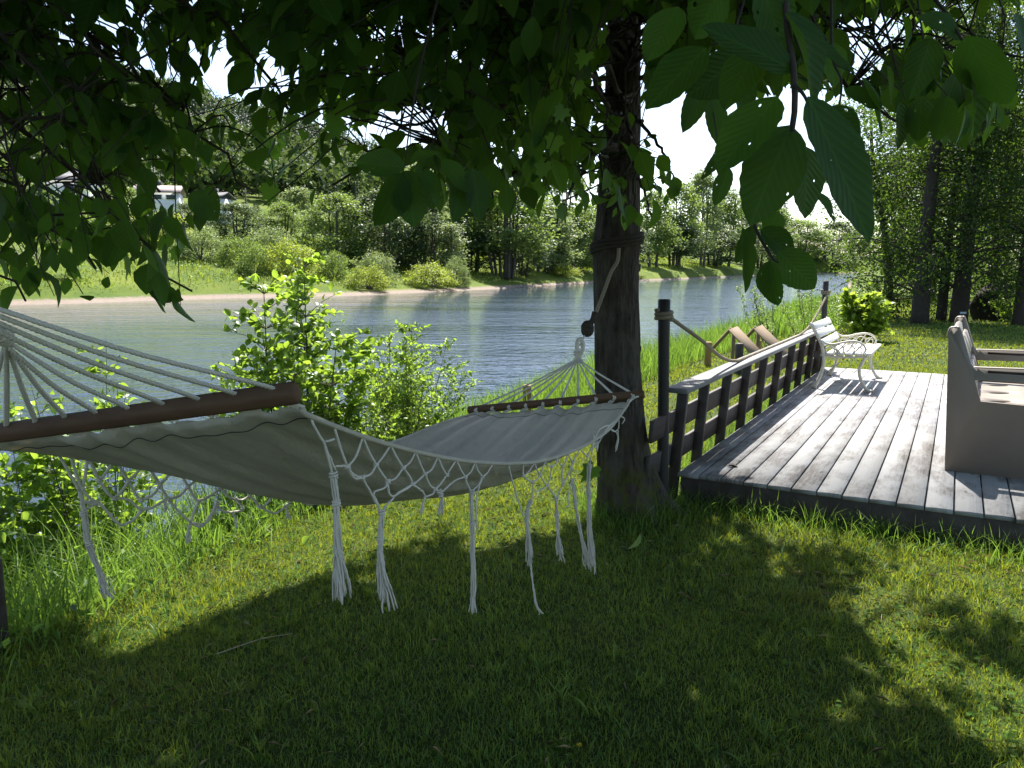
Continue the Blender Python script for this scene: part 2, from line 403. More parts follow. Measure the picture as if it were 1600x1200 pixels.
def box(mb, lo, hi, bev=0.0, rnd=None):
    lo = np.array(lo, float); hi = np.array(hi, float)
    if bev <= 0:
        V = np.array([[x, y, z] for z in (lo[2], hi[2]) for y in (lo[1], hi[1]) for x in (lo[0], hi[0])])
        F = np.array([[0, 2, 3, 1], [4, 5, 7, 6], [0, 1, 5, 4], [2, 6, 7, 3], [0, 4, 6, 2], [1, 3, 7, 5]])
        mb.add(V, F, rnd); return
    import itertools
    V = []; idx = {}
    for s in itertools.product((0, 1), repeat=3):
        for ax in range(3):
            p = [(hi[i] - bev if s[i] else lo[i] + bev) for i in range(3)]
            p[ax] = hi[ax] if s[ax] else lo[ax]
            idx[(s, ax)] = len(V); V.append(p)
    F = []
    V = np.array(V); cen = (lo + hi) / 2
    def face(ids):
        p = V[ids]; n = np.cross(p[1] - p[0], p[2] - p[0])
        if np.dot(n, p.mean(0) - cen) < 0: ids = ids[::-1]
        F.append(ids)
    for ax in range(3):
        o = [i for i in range(3) if i != ax]
        for sv in (0, 1):
            ids = []
            for a_, b_ in ((0, 0), (1, 0), (1, 1), (0, 1)):
                s = [0] * 3; s[ax] = sv; s[o[0]] = a_; s[o[1]] = b_
                ids.append(idx[(tuple(s), ax)])
            face(ids)
        for a_ in (0, 1):
            for b_ in (0, 1):
                s0 = [0] * 3; s0[o[0]] = a_; s0[o[1]] = b_; s1 = list(s0); s1[ax] = 1
                face([idx[(tuple(s0), o[0])], idx[(tuple(s1), o[0])], idx[(tuple(s1), o[1])], idx[(tuple(s0), o[1])]])
    for s in itertools.product((0, 1), repeat=3):
        face([idx[(s, 0)], idx[(s, 1)], idx[(s, 2)]])
    mb.poly(V, F, rnd)

def obox(mb, c, ax, half, bev=0.0, rnd=None):
    """box centred at c with axes ax (3x3 rows) and half sizes"""
    t = MB(); half = np.array(half, float); box(t, -half, half, bev, rnd)
    V = np.concatenate(t.v); X = np.array(ax, float)
    mb.v.append(np.asarray(c) + V @ X)
    mb.r.append(np.concatenate(t.r)); mb.f += [f + mb.n for f in t.f]; mb.n += len(V)

def bar(mb, p, q, wdt, thk, up=(0, 0, 1), bev=0.0, rnd=None):
    p = A(*p); q = A(*q); d = nrm(q - p); s = nrm(np.cross(d, up)); n = np.cross(s, d)
    obox(mb, (p + q) / 2, [d, s, n], [np.linalg.norm(q - p) / 2, wdt / 2, thk / 2], bev, rnd)

def prism(mb, pts, off, rnd=None):
    """polygon pts (n,3) extruded by vector off"""
    pts = np.asarray(pts, float); n = len(pts); V = np.vstack([pts, pts + off])
    F = [list(range(n))[::-1], list(range(n, 2 * n))] + [[i, (i + 1) % n, n + (i + 1) % n, n + i] for i in range(n)]
    mb.poly(V, F, rnd)

# leaf templates: (along, side, normal)
def make_tpl(sts, wid, cols=1, serr=0.0, bend=.22, fold=.10, wave=0.0):
    V = [(0, 0, 0)]; F = []
    rows = []
    for i, (s, wd) in enumerate(zip(sts[1:-1], wid[1:-1])):
        row = []
        for c in range(-cols, cols + 1):
            t = c / cols; ww = wd + (serr * (1 if i % 2 else -1) if abs(c) == cols else 0)
            zz = -bend * s * s + fold * abs(t) * wd * 2 + wave * math.sin(s * 11 + c * 1.7) * abs(t)
            row.append(len(V)); V.append((s, t * ww, zz))
        rows.append(row)
    tip = len(V); V.append((1, 0, -bend))
    for j in range(2 * cols): F.append((0, rows[0][j], rows[0][j + 1]))
    for a_, b_ in zip(rows[:-1], rows[1:]):
        for j in range(2 * cols): F.append((a_[j], b_[j], b_[j + 1], a_[j + 1]))
    for j in range(2 * cols): F.append((rows[-1][j], tip, rows[-1][j + 1]))
    V = np.array(V); t3 = np.array([f for f in F if len(f) == 3]); t4 = np.array([f for f in F if len(f) == 4])
    return V, [x for x in (t3, t4) if len(x)]
T_MID = [make_tpl([0, .15, .38, .62, .84, 1], [0, .27, .48, .44, .22, 0], 1, 0, b_, f_) for b_, f_ in ((.18, .12), (.38, .2), (.02, .08), (.3, -.06))]
_s = list(np.linspace(0, 1, 17)); _w = [0] + [.5 * (math.sin(pi * s ** .82)) ** .72 for s in _s[1:-1]] + [0]
T_HI = [make_tpl(_s, _w, 2, .012, b_, f_, .014) for b_, f_ in ((.12, .1), (.25, .16), (.05, .05))]
T_LO = [(np.array([(0, 0, 0), (.42, -.46, .1), (1, 0, -.12), (.42, .46, .1)]), [np.array([(0, 1, 2), (0, 2, 3)])])]
def _maple():
    ang = [180, 150, 118, 100, 82, 62, 44, 30, 14, 0]
    rad = [.0, .36, .52, .42, .66, .5, .52, .8, .62, 1.0]
    pr = [(r * math.cos(math.radians(a)), r * math.sin(math.radians(a))) for a, r in zip(ang, rad)]
    out = [(.12, 0)] + [(x * .8 + .2, y * .8) for x, y in pr[1:]] + [(x * .8 + .2, -y * .8) for x, y in pr[-2:0:-1]]
    V = [(x, y, -.2 * x * x + .12 * abs(y)) for x, y in out]; V.append((.3, 0, 0)); n = len(out)
    F = np.array([(n, i, (i + 1) % n) for i in range(n)])
    return np.array(V), [F]
T_MAPLE = [_maple()]

def leaves(mb, P, D, N, L, W, tpls, rnd=None):
    P = np.asarray(P, float); n = len(P)
    if n == 0: return
    D = nrm(D); Sd = nrm(np.cross(D, N)); Nn = np.cross(Sd, D)
    L = np.broadcast_to(np.asarray(L, float), (n,)); W = np.broadcast_to(np.asarray(W, float), (n,))
    rnd = R.random(n) if rnd is None else np.broadcast_to(rnd, (n,))
    pick = R.integers(0, len(tpls), n)
    for ti, (tv, tf) in enumerate(tpls):
        ix = np.nonzero(pick == ti)[0]
        if not len(ix): continue
        l = L[ix][:, None, None]
        V = P[ix][:, None] + l * (D[ix][:, None] * tv[None, :, 0:1] + Sd[ix][:, None] * tv[None, :, 1:2] * W[ix][:, None, None] + Nn[ix][:, None] * tv[None, :, 2:3])
        k = len(tv); o = (np.arange(len(ix)) * k)[:, None, None]
        mb.add(V.reshape(-1, 3), [(f[None] + o).reshape(-1, f.shape[1]) for f in tf], np.repeat(rnd[ix], k))
        mb.u.append(np.tile(tv[:, :2], (len(ix), 1)))

def rvec(n): return nrm(R.normal(size=(n, 3)))

def blades(mb, P, h, w, lean=.4, rnd=None, seg=2):
    n = len(P)
    if n == 0: return
    a = R.random(n) * 2 * pi; side = np.stack([np.cos(a), np.sin(a), np.zeros(n)], 1)
    b = R.random(n) * 2 * pi; ln = lean * (R.random(n) ** .8)
    fw = np.stack([np.cos(b) * ln, np.sin(b) * ln, np.zeros(n)], 1)
    h = np.broadcast_to(h, (n,)); w = np.broadcast_to(w, (n,))
    V = []
    for i in range(seg):
        t = i / seg; c = P + h[:, None] * (fw * t ** 1.8 + A(0, 0, 1) * (t * (1 - .35 * t * ln[:, None])))
        ww = (w * (1 - .55 * t))[:, None] * side * .5
        V += [c - ww, c + ww]
    V.append(P + h[:, None] * (fw + A(0, 0, 1) * (1 - .35 * ln[:, None])))
    k = 2 * seg + 1
    V = np.stack(V, 1); o = (np.arange(n) * k)[:, None, None]
    q = np.array([[2 * i, 2 * i + 1, 2 * i + 3, 2 * i + 2] for i in range(seg - 1)]).reshape(-1, 4)
    t = np.array([[2 * seg - 2, 2 * seg - 1, 2 * seg]])
    rnd = R.random(n) if rnd is None else rnd
    fs = [(t[None] + o).reshape(-1, 3)]
    if len(q): fs.append((q[None] + o).reshape(-1, 4))
    mb.add(V.reshape(-1, 3), fs, np.repeat(rnd, k))

def pip(x, y, poly):
    x = np.asarray(x); y = np.asarray(y); ins = np.zeros(x.shape, bool)
    n = len(poly); j = n - 1
    for i in range(n):
        xi, yi = poly[i]; xj, yj = poly[j]
        if yi != yj:
            c_ = ((yi > y) != (yj > y)) & (x < (xj - xi) * (y - yi) / (yj - yi) + xi)
            ins ^= c_
        j = i
    return ins
def dist_line(x, y, line):
    d = np.full(np.shape(x), 1e9)
    for (x0, y0), (x1, y1) in zip(line[:-1], line[1:]):
        dx, dy = x1 - x0, y1 - y0
        t = np.clip(((x - x0) * dx + (y - y0) * dy) / (dx * dx + dy * dy), 0, 1)
        d = np.minimum(d, np.hypot(x - x0 - t * dx, y - y0 - t * dy))
    return d
def sstep(a, b, x):
    t = np.clip((x - a) / (b - a), 0, 1); return t * t * (3 - 2 * t)
def vnoise(x, y, f, seed=0):
    """cheap smooth noise from sines"""
    r = np.random.default_rng(seed); o = 0
    for i in range(5):
        a = r.random() * 2 * pi; k = f * (1 + .9 * i); o = o + np.sin((x * math.cos(a) + y * math.sin(a)) * k + r.random() * 6.28) / (1 + .6 * i)
    return o / 2.5
# ------------------------------------------------------------------ terrain
WATER = -1.0
bank = [(-60, -90), (-14, -16), (-6.2, -5), (-4.3, -1), (-3.3, 1.4), (-2.35, 3.5), (-1.45, 5.8), (-.3, 8.5), (.9, 11), (2.4, 14), (5.0, 18), (8.6, 24), (13, 34), (19, 47), (27, 62), (45, 100), (80, 180), (150, 330), (400, 800)]
near_poly = bank + [(2500, 800), (2500, -90)]
shore_px = [(100, 475), (230, 470), (360, 466), (550, 462), (700, 455), (760, 452), (830, 447), (930, 441), (1010, 438), (1100, 434), (1190, 430), (1262, 427.5)]
shore = [(-400, -40), (-120, 25), (-55, 48)] + [tuple(gp(px, py, WATER)[:2]) for px, py in shore_px] + [(260, 560), (500, 1000)]
far_poly = shore + [(500, 3000), (-2500, 3000), (-2500, -40)]

def hill(x, y):
    h = 95 * np.exp(-(((x + 300) / 190) ** 2)) * sstep(130, 430, y + .25 * (x + 200)) 
    h = h + 20 * np.exp(-(((x + 90) / 130) ** 2)) * sstep(190, 480, y)
    h = h + 20 * np.exp(-(((x - 60) / 260) ** 2)) * sstep(330, 620, y)
    return h
def zfar(x, y):
    d = dist_line(x, y, shore)
    z = WATER + .02 + .16 * np.minimum(d, 4) + .45 * sstep(3, 6, d)
    left = sstep(-2, -26, x)
    z = z + 1.5 * sstep(4, 26, d) * (1 - left) + np.clip(d - 4, 0, 90) * (.012 + .135 * left)
    return z + hill(x, y) + vnoise(x, y, .25, 3) * .12 * sstep(1, 7, d) + vnoise(x, y, 1.1, 4) * .07 * sstep(.3, 2.5, d)
def znear(x, y):
    ins = pip(x, y, near_poly); d = dist_line(x, y, bank)
    out = np.where(ins, 0, d)
    z = .018 * vnoise(x, y, 1.6, 1) + .03 * vnoise(x, y, .35, 2) * sstep(3, 9, np.hypot(x, y))
    z = z - .14 * sstep(1.8, 0, np.where(ins, d, 0))
    return np.where(ins, z, z - 2.4 * sstep(-.4, 4.4, out) + .02)
def zt(x, y):
    x = np.asarray(x, float); y = np.asarray(y, float)
    zn = znear(x, y)
    zf = np.where(pip(x, y, far_poly), zfar(x, y), WATER - .12 * np.minimum(dist_line(x, y, shore), 12))
    return np.where(y > 18, np.maximum(zn, zf), zn)

def axis_pts(lo, hi, s, n):
    a = np.arcsinh(lo / s); b = np.arcsinh(hi / s); return s * np.sinh(np.linspace(a, b, n))
xs = axis_pts(-1000, 1000, 2.2, 400); ys = axis_pts(-80, 1500, 2.6, 420)
X, Y = np.meshgrid(xs, ys); Z = zt(X.ravel(), Y.ravel())
mb = MB(); nx, ny = len(xs), len(ys)
i = (np.arange(ny - 1)[:, None] * nx + np.arange(nx - 1)[None]).ravel()
mb.add(np.stack([X.ravel(), Y.ravel(), Z], 1), np.stack([i, i + 1, i + nx + 1, i + nx], 1))
g = mb.build('ground', M['ground'], smooth=True); g['kind'] = 'structure'
mb = MB(); wx = axis_pts(-700, 700, 12, 160); wy = axis_pts(-100, 1000, 20, 220); WX, WY = np.meshgrid(wx, wy); wn = len(wx)
i = (np.arange(len(wy) - 1)[:, None] * wn + np.arange(wn - 1)[None]).ravel()
mb.add(np.stack([WX.ravel(), WY.ravel(), np.full(WX.size, WATER)], 1), np.stack([i, i + 1, i + wn + 1, i + wn], 1), .3 + .7 * sstep(1, 9, dist_line(WX.ravel(), WY.ravel(), shore) / (1 + np.clip(WY.ravel(), 0, 300) / 200)))
wv = mb.build('river_water', M['water']); wv['kind'] = 'structure'

# ------------------------------------------------------------------ deck frame of reference
DZ = .22
FL = gp(1058, 738, DZ); FLg = A(FL[0], FL[1], 0)
DROT = -math.radians(30)
bx = A(math.cos(DROT), math.sin(DROT), 0); ax_ = A(-math.sin(DROT), math.cos(DROT), 0)
def dk(x, y, z=0.0): return FLg + bx * x + ax_ * y + A(0, 0, z)
def to_deck(x, y):
    px, py = x - FLg[0], y - FLg[1]
    return px * bx[0] + py * bx[1], px * ax_[0] + py * ax_[1]
DW, DL = 4.2, 6.6

deck = thing('wooden_deck', 'low grey weathered plank deck in the sun beside the lawn', 'deck', FLg, DROT)
mb = MB(); pw = .15
for i in range(int(DW / pw)):
    x0 = i * pw; y0 = R.uniform(-.008, .008); y1 = DL + R.uniform(-.012, .012)
    hw = (pw - .0065) / 2; xc = x0 + pw / 2; top = DZ + R.uniform(-.001, .001); e = .004
    prof = [(-hw, -.028), (hw, -.028), (hw, -e), (hw - e, 0), (-hw + e, 0), (-hw, -e)]
    prism(mb, [(xc + a, y0, top + b_) for a, b_ in prof], A(0, y1 - y0, 0), R.random())
mb.build('boards', M['deck'], deck, local=True)
mb = MB()
box(mb, (.02, .02, -.1), (DW, .06, DZ - .032), .003, .3); box(mb, (.02, .08, -.1), (.06, DL - .05, DZ - .032), .003, .6)
for yy in np.arange(.7, DL, .6): box(mb, (.07, yy, -.05), (DW, yy + .045, DZ - .03), 0, .5)
mb.build('frame', M['darkwood'], deck, local=True)

# ------------------------------------------------------------------ railing
rail = thing('deck_railing', 'low dark stained railing with a flat grey top board along the deck edge', 'railing', FLg, DROT)
ZT, ZB = .785, .12
def lean(z): return -.035 + .06 * (z - ZB) / (ZT - ZB)
ups = [.03, .55, 1.2, 1.88, 2.55, 3.27, 4.0, 4.7, 5.4, 6.05]
mb = MB(); bar(mb, (lean(ZT) - .01, -.12, ZT + .018), (lean(ZT) - .01, 6.5, ZT + .018), .15, .034, bev=.004)
mb.build('top_rail', M['railtop'], rail, local=True)
for yy in ups:
    mb = MB(); bar(mb, (lean(ZB - .1), yy, ZB - .1), (lean(ZT) - .01, yy + R.uniform(-.01, .01), ZT), .045, .07, up=(1, 0, 0), bev=.003)
    mb.build('upright', M['darkwood'], rail, local=True)
for z in (.575, .335):
    mb = MB(); x = lean(z) - .05
    s_ = .11 / math.hypot(.115, .66); axu = nrm(A(.06, 0, .665)); axn = np.cross(A(0, 1, 0), axu)
    obox(mb, (x, 3.05 - .1, z), [A(0, 1, 0), axu, axn], [3.38, .073, .014], .003)
    mb.build('rail_board', M['darkwood'], rail, local=True)
mb = MB(); box(mb, (-.09, 6.1, -.1), (.06, 6.24, ZT - .02), .005); mb.build('end_post', M['darkwood'], rail, local=True)

# tall rope poles and the rope
def pole(y, x, label, ztop, ln_):
    p = dk(x, y); z0 = float(zt(p[0], p[1]))
    t = thing('rope_pole', label, 'pole', (p[0], p[1], z0 - .1), DROT, 'tall rope poles of the deck railing')
    mb = MB(); zz = np.linspace(0, ztop - z0 + .1, 9); r = .038 + .002 * np.sin(zz * 5)
    tube(mb, np.stack([zz * ln_, zz * 0, zz], 1), r, 14)
    tube(mb, [(ln_ * zz[-1], 0, zz[-1] - .001), (ln_ * zz[-1], 0, zz[-1] + .006)], [.037, .03], 14)
    mb.build('shaft', M['blackpole'], t, smooth=False, local=True); return p
p1 = pole(-.16, -.04, 'tall dark wooden pole wound with rope, beside the tree trunk', 1.40, -.022)
p2 = pole(6.42, .0, 'tall dark wooden pole behind the white bench at the far deck corner', 1.43, -.01)
rope = thing('sagging_rope', 'pale hemp rope sagging between the two tall dark poles', 'rope', (p1[0], p1[1], .8))
mb = MB()
def wrap(mb, c, r, z0, z1, turns, rr, n=26):
    a = np.linspace(0, turns * 2 * pi, int(n * turns)); 
    P = np.stack([c[0] + r * np.cos(a), c[1] + r * np.sin(a), np.linspace(z0, z1, len(a))], 1)
    twisted(mb, P, rr, 3, 22, 5)
wrap(mb, p1 - bx * .032, .05, 1.27, 1.335, 2.6, .013)
mb.build('wrap', M['rope'], rope); mb = MB()
wrap(mb, p2 - A(.01, 0, 0), .05, 1.25, 1.31, 2.6, .013)
mb.build('wrap', M['rope'], rope)
mb = MB()
sp_ = [(-.03, -.12, 1.275), (.035, .35, 1.10), (.03, .9, .93), (.02, 1.4, .845), (.0, 2.0, .826), (0, 3.0, .826), (0, 4.0, .826), (0, 4.6, .835), (0, 5.2, .90), (0, 5.8, 1.04), (0.02, 6.37, 1.25)]
twisted(mb, smooth_path([dk(*q) for q in sp_], 120), .0135, 3, 16, 5)
mb.build('strand', M['rope'], rope)

# ------------------------------------------------------------------ white cast iron bench
bp = dk(.2, 4.45, DZ)
bench = bench_ = thing('garden_bench', 'white slatted garden bench with scrolled cast iron ends on the deck', 'bench', bp, DROT)
BWD = 1.32
for y in (0, BWD):
    mb = MB()
    def tb(pts, r, n=20, flat=(1, 1)): tube(mb, smooth_path([(a, y, b_) for a, b_ in pts], n), r, 8, .5, flat=flat)
    tb([(-.02, .02), (.03, .06), (.085, .2), (.1, .33), (.085, .45), (.03, .58), (-.06, .72), (-.1, .775)], [.024] * 4 + [.022] * 8 + [.018] * 8)
    tb([(-.045, .012), (-.01, .014), (.03, .02)], .016, 6)
    tb([(.67, .012), (.62, .05), (.555, .17), (.545, .27), (.59, .37), (.62, .41)], .02)
    tb([(.645, .012), (.68, .012), (.72, .016)], .016, 6)
    tb([(.06, .40), (.3, .39), (.62, .405)], .016)
    tb([(.05, .58), (.12, .54), (.22, .535), (.34, .565), (.46, .58), (.56, .55), (.6, .49), (.575, .43), (.54, .41)], .0125, 36)
    tb([(.09, .46), (.16, .5), (.24, .47), (.3, .41)], .009)
    for c, rr in (((.17, .46), .05), ((.28, .475), .06), ((.40, .48), .065), ((.51, .475), .05)):
        a = np.linspace(0, 2 * pi, 22); tb([(c[0] + rr * math.cos(q), c[1] + rr * .9 * math.sin(q)) for q in a], .007, 40)
    tb([(.2, .53), (.32, .42)], .008, 6); tb([(.36, .56), (.24, .42)], .008, 6); tb([(.46, .57), (.36, .41)], .008, 6); tb([(.44, .42), (.55, .54)], .008, 6)
    mb.build('side_frame', M['iron'], bench, smooth=True, local=True)
for i in range(5):
    x = .13 + i * .113; mb = MB(); box(mb, (x, -.03, .41 + .004 * i), (x + .092, BWD + .03, .435 + .004 * i), .005)
    mb.build('seat_slat', M['whitewood'], bench, local=True)
for i, (x, z) in enumerate(((.045, .545), (-.02, .64), (-.075, .735))):
    mb = MB(); obox(mb, (x + .03, BWD / 2, z), [A(0, 1, 0), nrm(A(-.55, 0, .83)), nrm(A(.83, 0, .55))], [BWD / 2 + .02, .044, .011], .004)
    mb.build('back_slat', M['whitewood'], bench, local=True)
mb = MB(); tube(mb, [(.33, 0, .36), (.33, BWD, .36)], .007, 6); tube(mb, [(.33, .66, .36), (.33, .7, .36)], .016, 8)
tube(mb, [(.15, 0, .2), (.15, BWD, .2)], .006, 6)
mb.build('stretcher', M['rod'], bench, local=True)

bench.scale = (.87, .94, .98)
# ------------------------------------------------------------------ taupe plastic storage seat
SO = gp(1476, 735, DZ); SROT = -math.radians(31.5)
sofa = thing('plastic_garden_seat', 'taupe moulded plastic garden seat with high panelled back and armrests', 'garden seat', SO, SROT)
SL, SD = 1.34, .74
def outline(y):
    pts = [(0, 0), (-.045, .92), (-.045, .955), (-.036, .98), (-.02, .986), (.0, .985), (.018, .97), (.082, .78), (.095, .745), (.112, .727), (.14, .722), (SD - .04, .735), (SD - .01, .725), (SD, .70), (SD + .02, 0)]
    return [A(x, y, z) for x, z in pts]
for y in (0, SL):
    mb = MB(); th = .045
    # panel in strips round the hand opening
    o = outline(y); hole = [A(.13, y, .64), A(.175, y, .5), (A(SD - .08, y, .49)), A(SD - .07, y, .655)]
    O = np.array([p for p in o]); n = len(O)
    ids_h = n
    V = np.vstack([O, hole]); V2 = V + A(0, th, 0)
    m_ = len(V); VV = np.vstack([V, V2])
    ring = [(0, 1, 2, 3, 4, 5, 6, 7, 8, n + 0), (0, n + 0, n + 1), (8, 9, 10, 11, n + 3, n + 0), (11, 12, 13, n + 3), (13, 14, n + 2, n + 3), (0, n + 1, n + 2, 14)]
    F = [tuple(f) for f in ring] + [tuple(i + m_ for i in f[::-1]) for f in ring]
    F += [(i, i + m_, (i + 1) % n + m_, (i + 1) % n) for i in range(n)]
    F += [(n + i, n + (i + 1) % 4, n + (i + 1) % 4 + m_, n + i + m_) for i in range(4)]
    mb.poly(VV, F, .5)
    mb.build('side_panel', M['taupe'], sofa, local=True)
    mb = MB(); tube(mb, smooth_path([tuple(p + A(0, th / 2, .001)) for p in o[1:-1]], 60), .02, 8, .9, flat=(1, .5))
    mb.build('rim', M['taupe'], sofa, smooth=True, local=True)
    mb = MB(); box(mb, (.2, y - .002, .695), (SD - .06, y + th + .002, .712)); mb.build('arm_groove', M['gap'], sofa, local=True)
mb = MB()
nb = 25
yy = np.linspace(.045, SL, nb); top = .955 + .03 * np.sin((yy - .045) / (SL - .045) * pi)
pr0 = [(.02, .05), (-.03, .90), (-.028, 1.0), (-.015, 1.01), (.0, 1.0), (.022, .90), (.10, .66), (.15, .5), (.15, .05)]
V = []
for y, tz in zip(yy, top):
    for x, z in pr0: V.append((x, y, z if z < .8 else z * tz / 1.01 + .0))
k_ = len(pr0); F = []
for i in range(nb - 1):
    for j in range(k_ - 1): F.append((i * k_ + j, i * k_ + j + 1, (i + 1) * k_ + j + 1, (i + 1) * k_ + j))
mb.poly(V, F, .6); mb.build('backrest', M['taupe'], sofa, smooth=True, local=True)
for z0, z1, x0, x1 in ((.74, .90, .098, .042), (.57, .70, .15, .108)):
    for k2 in range(3):
        a = .09 + k2 * (SL - .1) / 3; mb = MB()
        obox(mb, ((x0 + x1) / 2 - .02, a + (SL - .1) / 6, (z0 + z1) / 2), [A(0, 1, 0), nrm(A(x1 - x0, 0, z1 - z0)), nrm(A(z1 - z0, 0, x0 - x1))], [(SL - .1) / 6 - .025, (z1 - z0) / 2, .016], .014)
        mb.build('back_panel', M['taupe'], sofa, local=True)
# seat with leaf-shaped openings
mb = MB(); zs = .47
def ell(c, a, b_, rot, n=20):
    q = np.arange(n) / n * 2 * pi; x = a * np.cos(q); y = b_ * np.sin(q) * (1 - .35 * np.cos(q))
    return np.stack([c[0] + x * math.cos(rot) - y * math.sin(rot), c[1] + x * math.sin(rot) + y * math.cos(rot)], 1)
gx = np.linspace(.15, SD - .02, 3); gy = np.linspace(.045, SL, 4)
for i in range(2):
    for j in range(3):
        cx, cyy = (gx[i] + gx[i + 1]) / 2, (gy[j] + gy[j + 1]) / 2
        E = ell((cx, cyy), .075, .034, .5); n = len(E)
        q = np.arange(n) / n * 2 * pi; hx, hy = (gx[1] - gx[0]) / 2, (gy[1] - gy[0]) / 2
        s_ = 1 / np.maximum(np.abs(np.cos(q + .785)), np.abs(np.sin(q + .785)))
        rot = q + .5
        s_ = 1 / np.maximum(np.abs(np.cos(rot)), np.abs(np.sin(rot)))
        O = np.stack([cx + hx * np.cos(rot) * s_, cyy + hy * np.sin(rot) * s_], 1)
        # snap the corners
        for sx_ in (-1, 1):
            for sy_ in (-1, 1):
                cpt = A(cx + sx_ * hx, cyy + sy_ * hy); w_ = np.argmin(np.hypot(*(O - cpt).T)); O[w_] = cpt
        V = [(*p, zs) for p in O] + [(*p, zs) for p in E] + [(*p, zs - .03) for p in E]
        F = [(a, (a + 1) % n, n + (a + 1) % n, n + a) for a in range(n)] + [(n + a, n + (a + 1) % n, 2 * n + (a + 1) % n, 2 * n + a) for a in range(n)]
        mb.poly(V, F, .5)
box(mb, (.16, .046, .1), (SD - .02, SL - .001, .13), 0)
box(mb, (SD - .02, .046, .05), (SD, SL - .001, zs + .001), 0)
mb.build('seat', M['taupe'], sofa, local=True)

# ------------------------------------------------------------------ stakes, boards, sign
def stake(px, pyb, pyt, Y, wpx, label, mat='stake', lean_=0.0):
    b_ = at(px, pyb, Y); t_ = at(px + lean_, pyt, Y); wd = wpx / FPX * Y
    z0 = float(zt(b_[0], b_[1]))
    mb = MB(); r = wd / 2; hgt = t_[2] - z0 + .15
    z = np.array([0, hgt * .3, hgt * .7, hgt - r * .3, hgt - .002]); 
    tube(mb, np.stack([z * .01, z * .0, z], 1), [r * 1.02, r, r, r, r * .82], 12)
    V = np.concatenate(mb.v)
    o = mb.build('wooden_stake', M[mat], local=True); o.location = (b_[0], b_[1], z0 - .15)
    tag(o, label, 'stake'); return o
stake(1105, 585, 534, 13.0, 11, 'yellowish wooden stake in tall grass left of the sagging rope')
stake(823, 640, 601, 8.6, 14, 'yellowish wooden stake seen behind the hammock cords')
stake(1184, 560, 531, 12.6, 9, 'short yellowish stake between the two pale board trestles')
stake(535, 792, 764, 5.4, 24, 'squat brown stump of a stake under the hammock belly', 'board')
stake(3, 1000, 872, 3.3, 20, 'slim brown sapling stem at the left edge in tall grass', 'darkwood', -6)
stake(1154, 565, 536, 11.6, 13, 'dark rotten post stub in front of the pale board trestles', 'darkwood')
for (apx, apy), (lx, ly), (rx, ry), lab in (((1145, 513), (1112, 546), (1186, 556), 'pale board trestle nearer the tree, tilted in tall grass'), ((1184, 511), (1160, 534), (1232, 560), 'pale board trestle nearer the white bench, tilted in tall grass')):
    Yt = 12.2; a = at(apx, apy, Yt); l_ = at(lx, ly, Yt + .3); r_ = at(rx, ry, Yt - .5)
    t = thing('board_trestle', lab, 'trestle', (a[0], a[1], float(zt(a[0], a[1]))), 0, 'board trestles on the river bank')
    mb = MB(); bar(mb, a, r_, .17, .025, (.2, -1, .3), .003); mb.build('wide_board', M['board'], t)
    mb = MB(); bar(mb, a + A(-.01, .03, .0), l_, .05, .03, (.2, -1, .3), .003); mb.build('brace', M['board'], t)
    mb = MB(); bar(mb, a + A(.03, .05, -.06), A(a[0] + .03, a[1] + .05, float(zt(a[0], a[1])) - .1), .05, .05, (0, 1, 0), .003); mb.build('leg', M['board'], t)
s0 = at(1505, 489, 21.5); sg = thing('lawn_sign', 'tiny pale sign on a thin post before the dark trees', 'sign', (s0[0], s0[1], 0))
mb = MB(); box(mb, s0 - A(.085, .01, .03), s0 + A(.085, .01, .03), .004); mb.build('plate', M['sign'], sg)
mb = MB(); tube(mb, [(s0[0], s0[1] + .02, -.1), s0 + A(0, .02, -.01)], .012, 6); mb.build('post', M['darkwood'], sg)
# ------------------------------------------------------------------ hammock
def interp_path(tab, n=60):
    return smooth_path(tab, n)
near_px = [(462, 640, 1.70), (530, 668, 1.9), (600, 692, 2.12), (680, 712, 2.4), (740, 721, 2.62), (800, 724, 2.85), (850, 719, 3.06), (905, 700, 3.36), (950, 672, 3.66), (984, 628, 3.97)]
Nn_ = np.array([at(*q) for q in near_px])
Lb0, Lb1 = at(466, 613, 1.69), at(-55, 684, 2.04)
Rb0, Rb1 = at(1007, 616, 3.99), at(731, 641, 4.32)
tt = np.linspace(0, 1, 61)
tn = (np.array([q[2] for q in near_px]) - 1.70) / (3.97 - 1.70)
def resample(P, tp, t):
    Q = smooth_path(P, 400); tq = np.interp(np.linspace(0, len(P) - 1, 400), np.arange(len(P)), tp)
    return np.stack([np.interp(t, tq, Q[:, i]) for i in range(3)], 1)
NE = resample(Nn_, tn, tt)
f0 = at(-50, 694, 2.03); f1 = at(737, 648, 4.29)
fz = np.interp(tt, [0, .12, .25, .4, .5, .62, .75, .88, 1], [f0[2], 1.035, .93, .835, .80, .77, .765, .79, f1[2]])
kk = np.ones(7) / 7; fzs = np.convolve(np.pad(fz, 3, mode='edge'), kk, 'valid'); fzs[0] = f0[2]; fzs[-1] = f1[2]
FE = np.stack([f0[0] + (f1[0] - f0[0]) * tt, f0[1] + (f1[1] - f0[1]) * tt, fzs], 1)
ham = thing('hammock', 'white canvas hammock with wooden spreader bars and knotted fringe slung by the tree', 'hammock', (NE[30][0] - .4, NE[30][1], 0))
ns = 72; ss = np.linspace(0, 1, ns)
G = np.zeros((61, ns, 3))
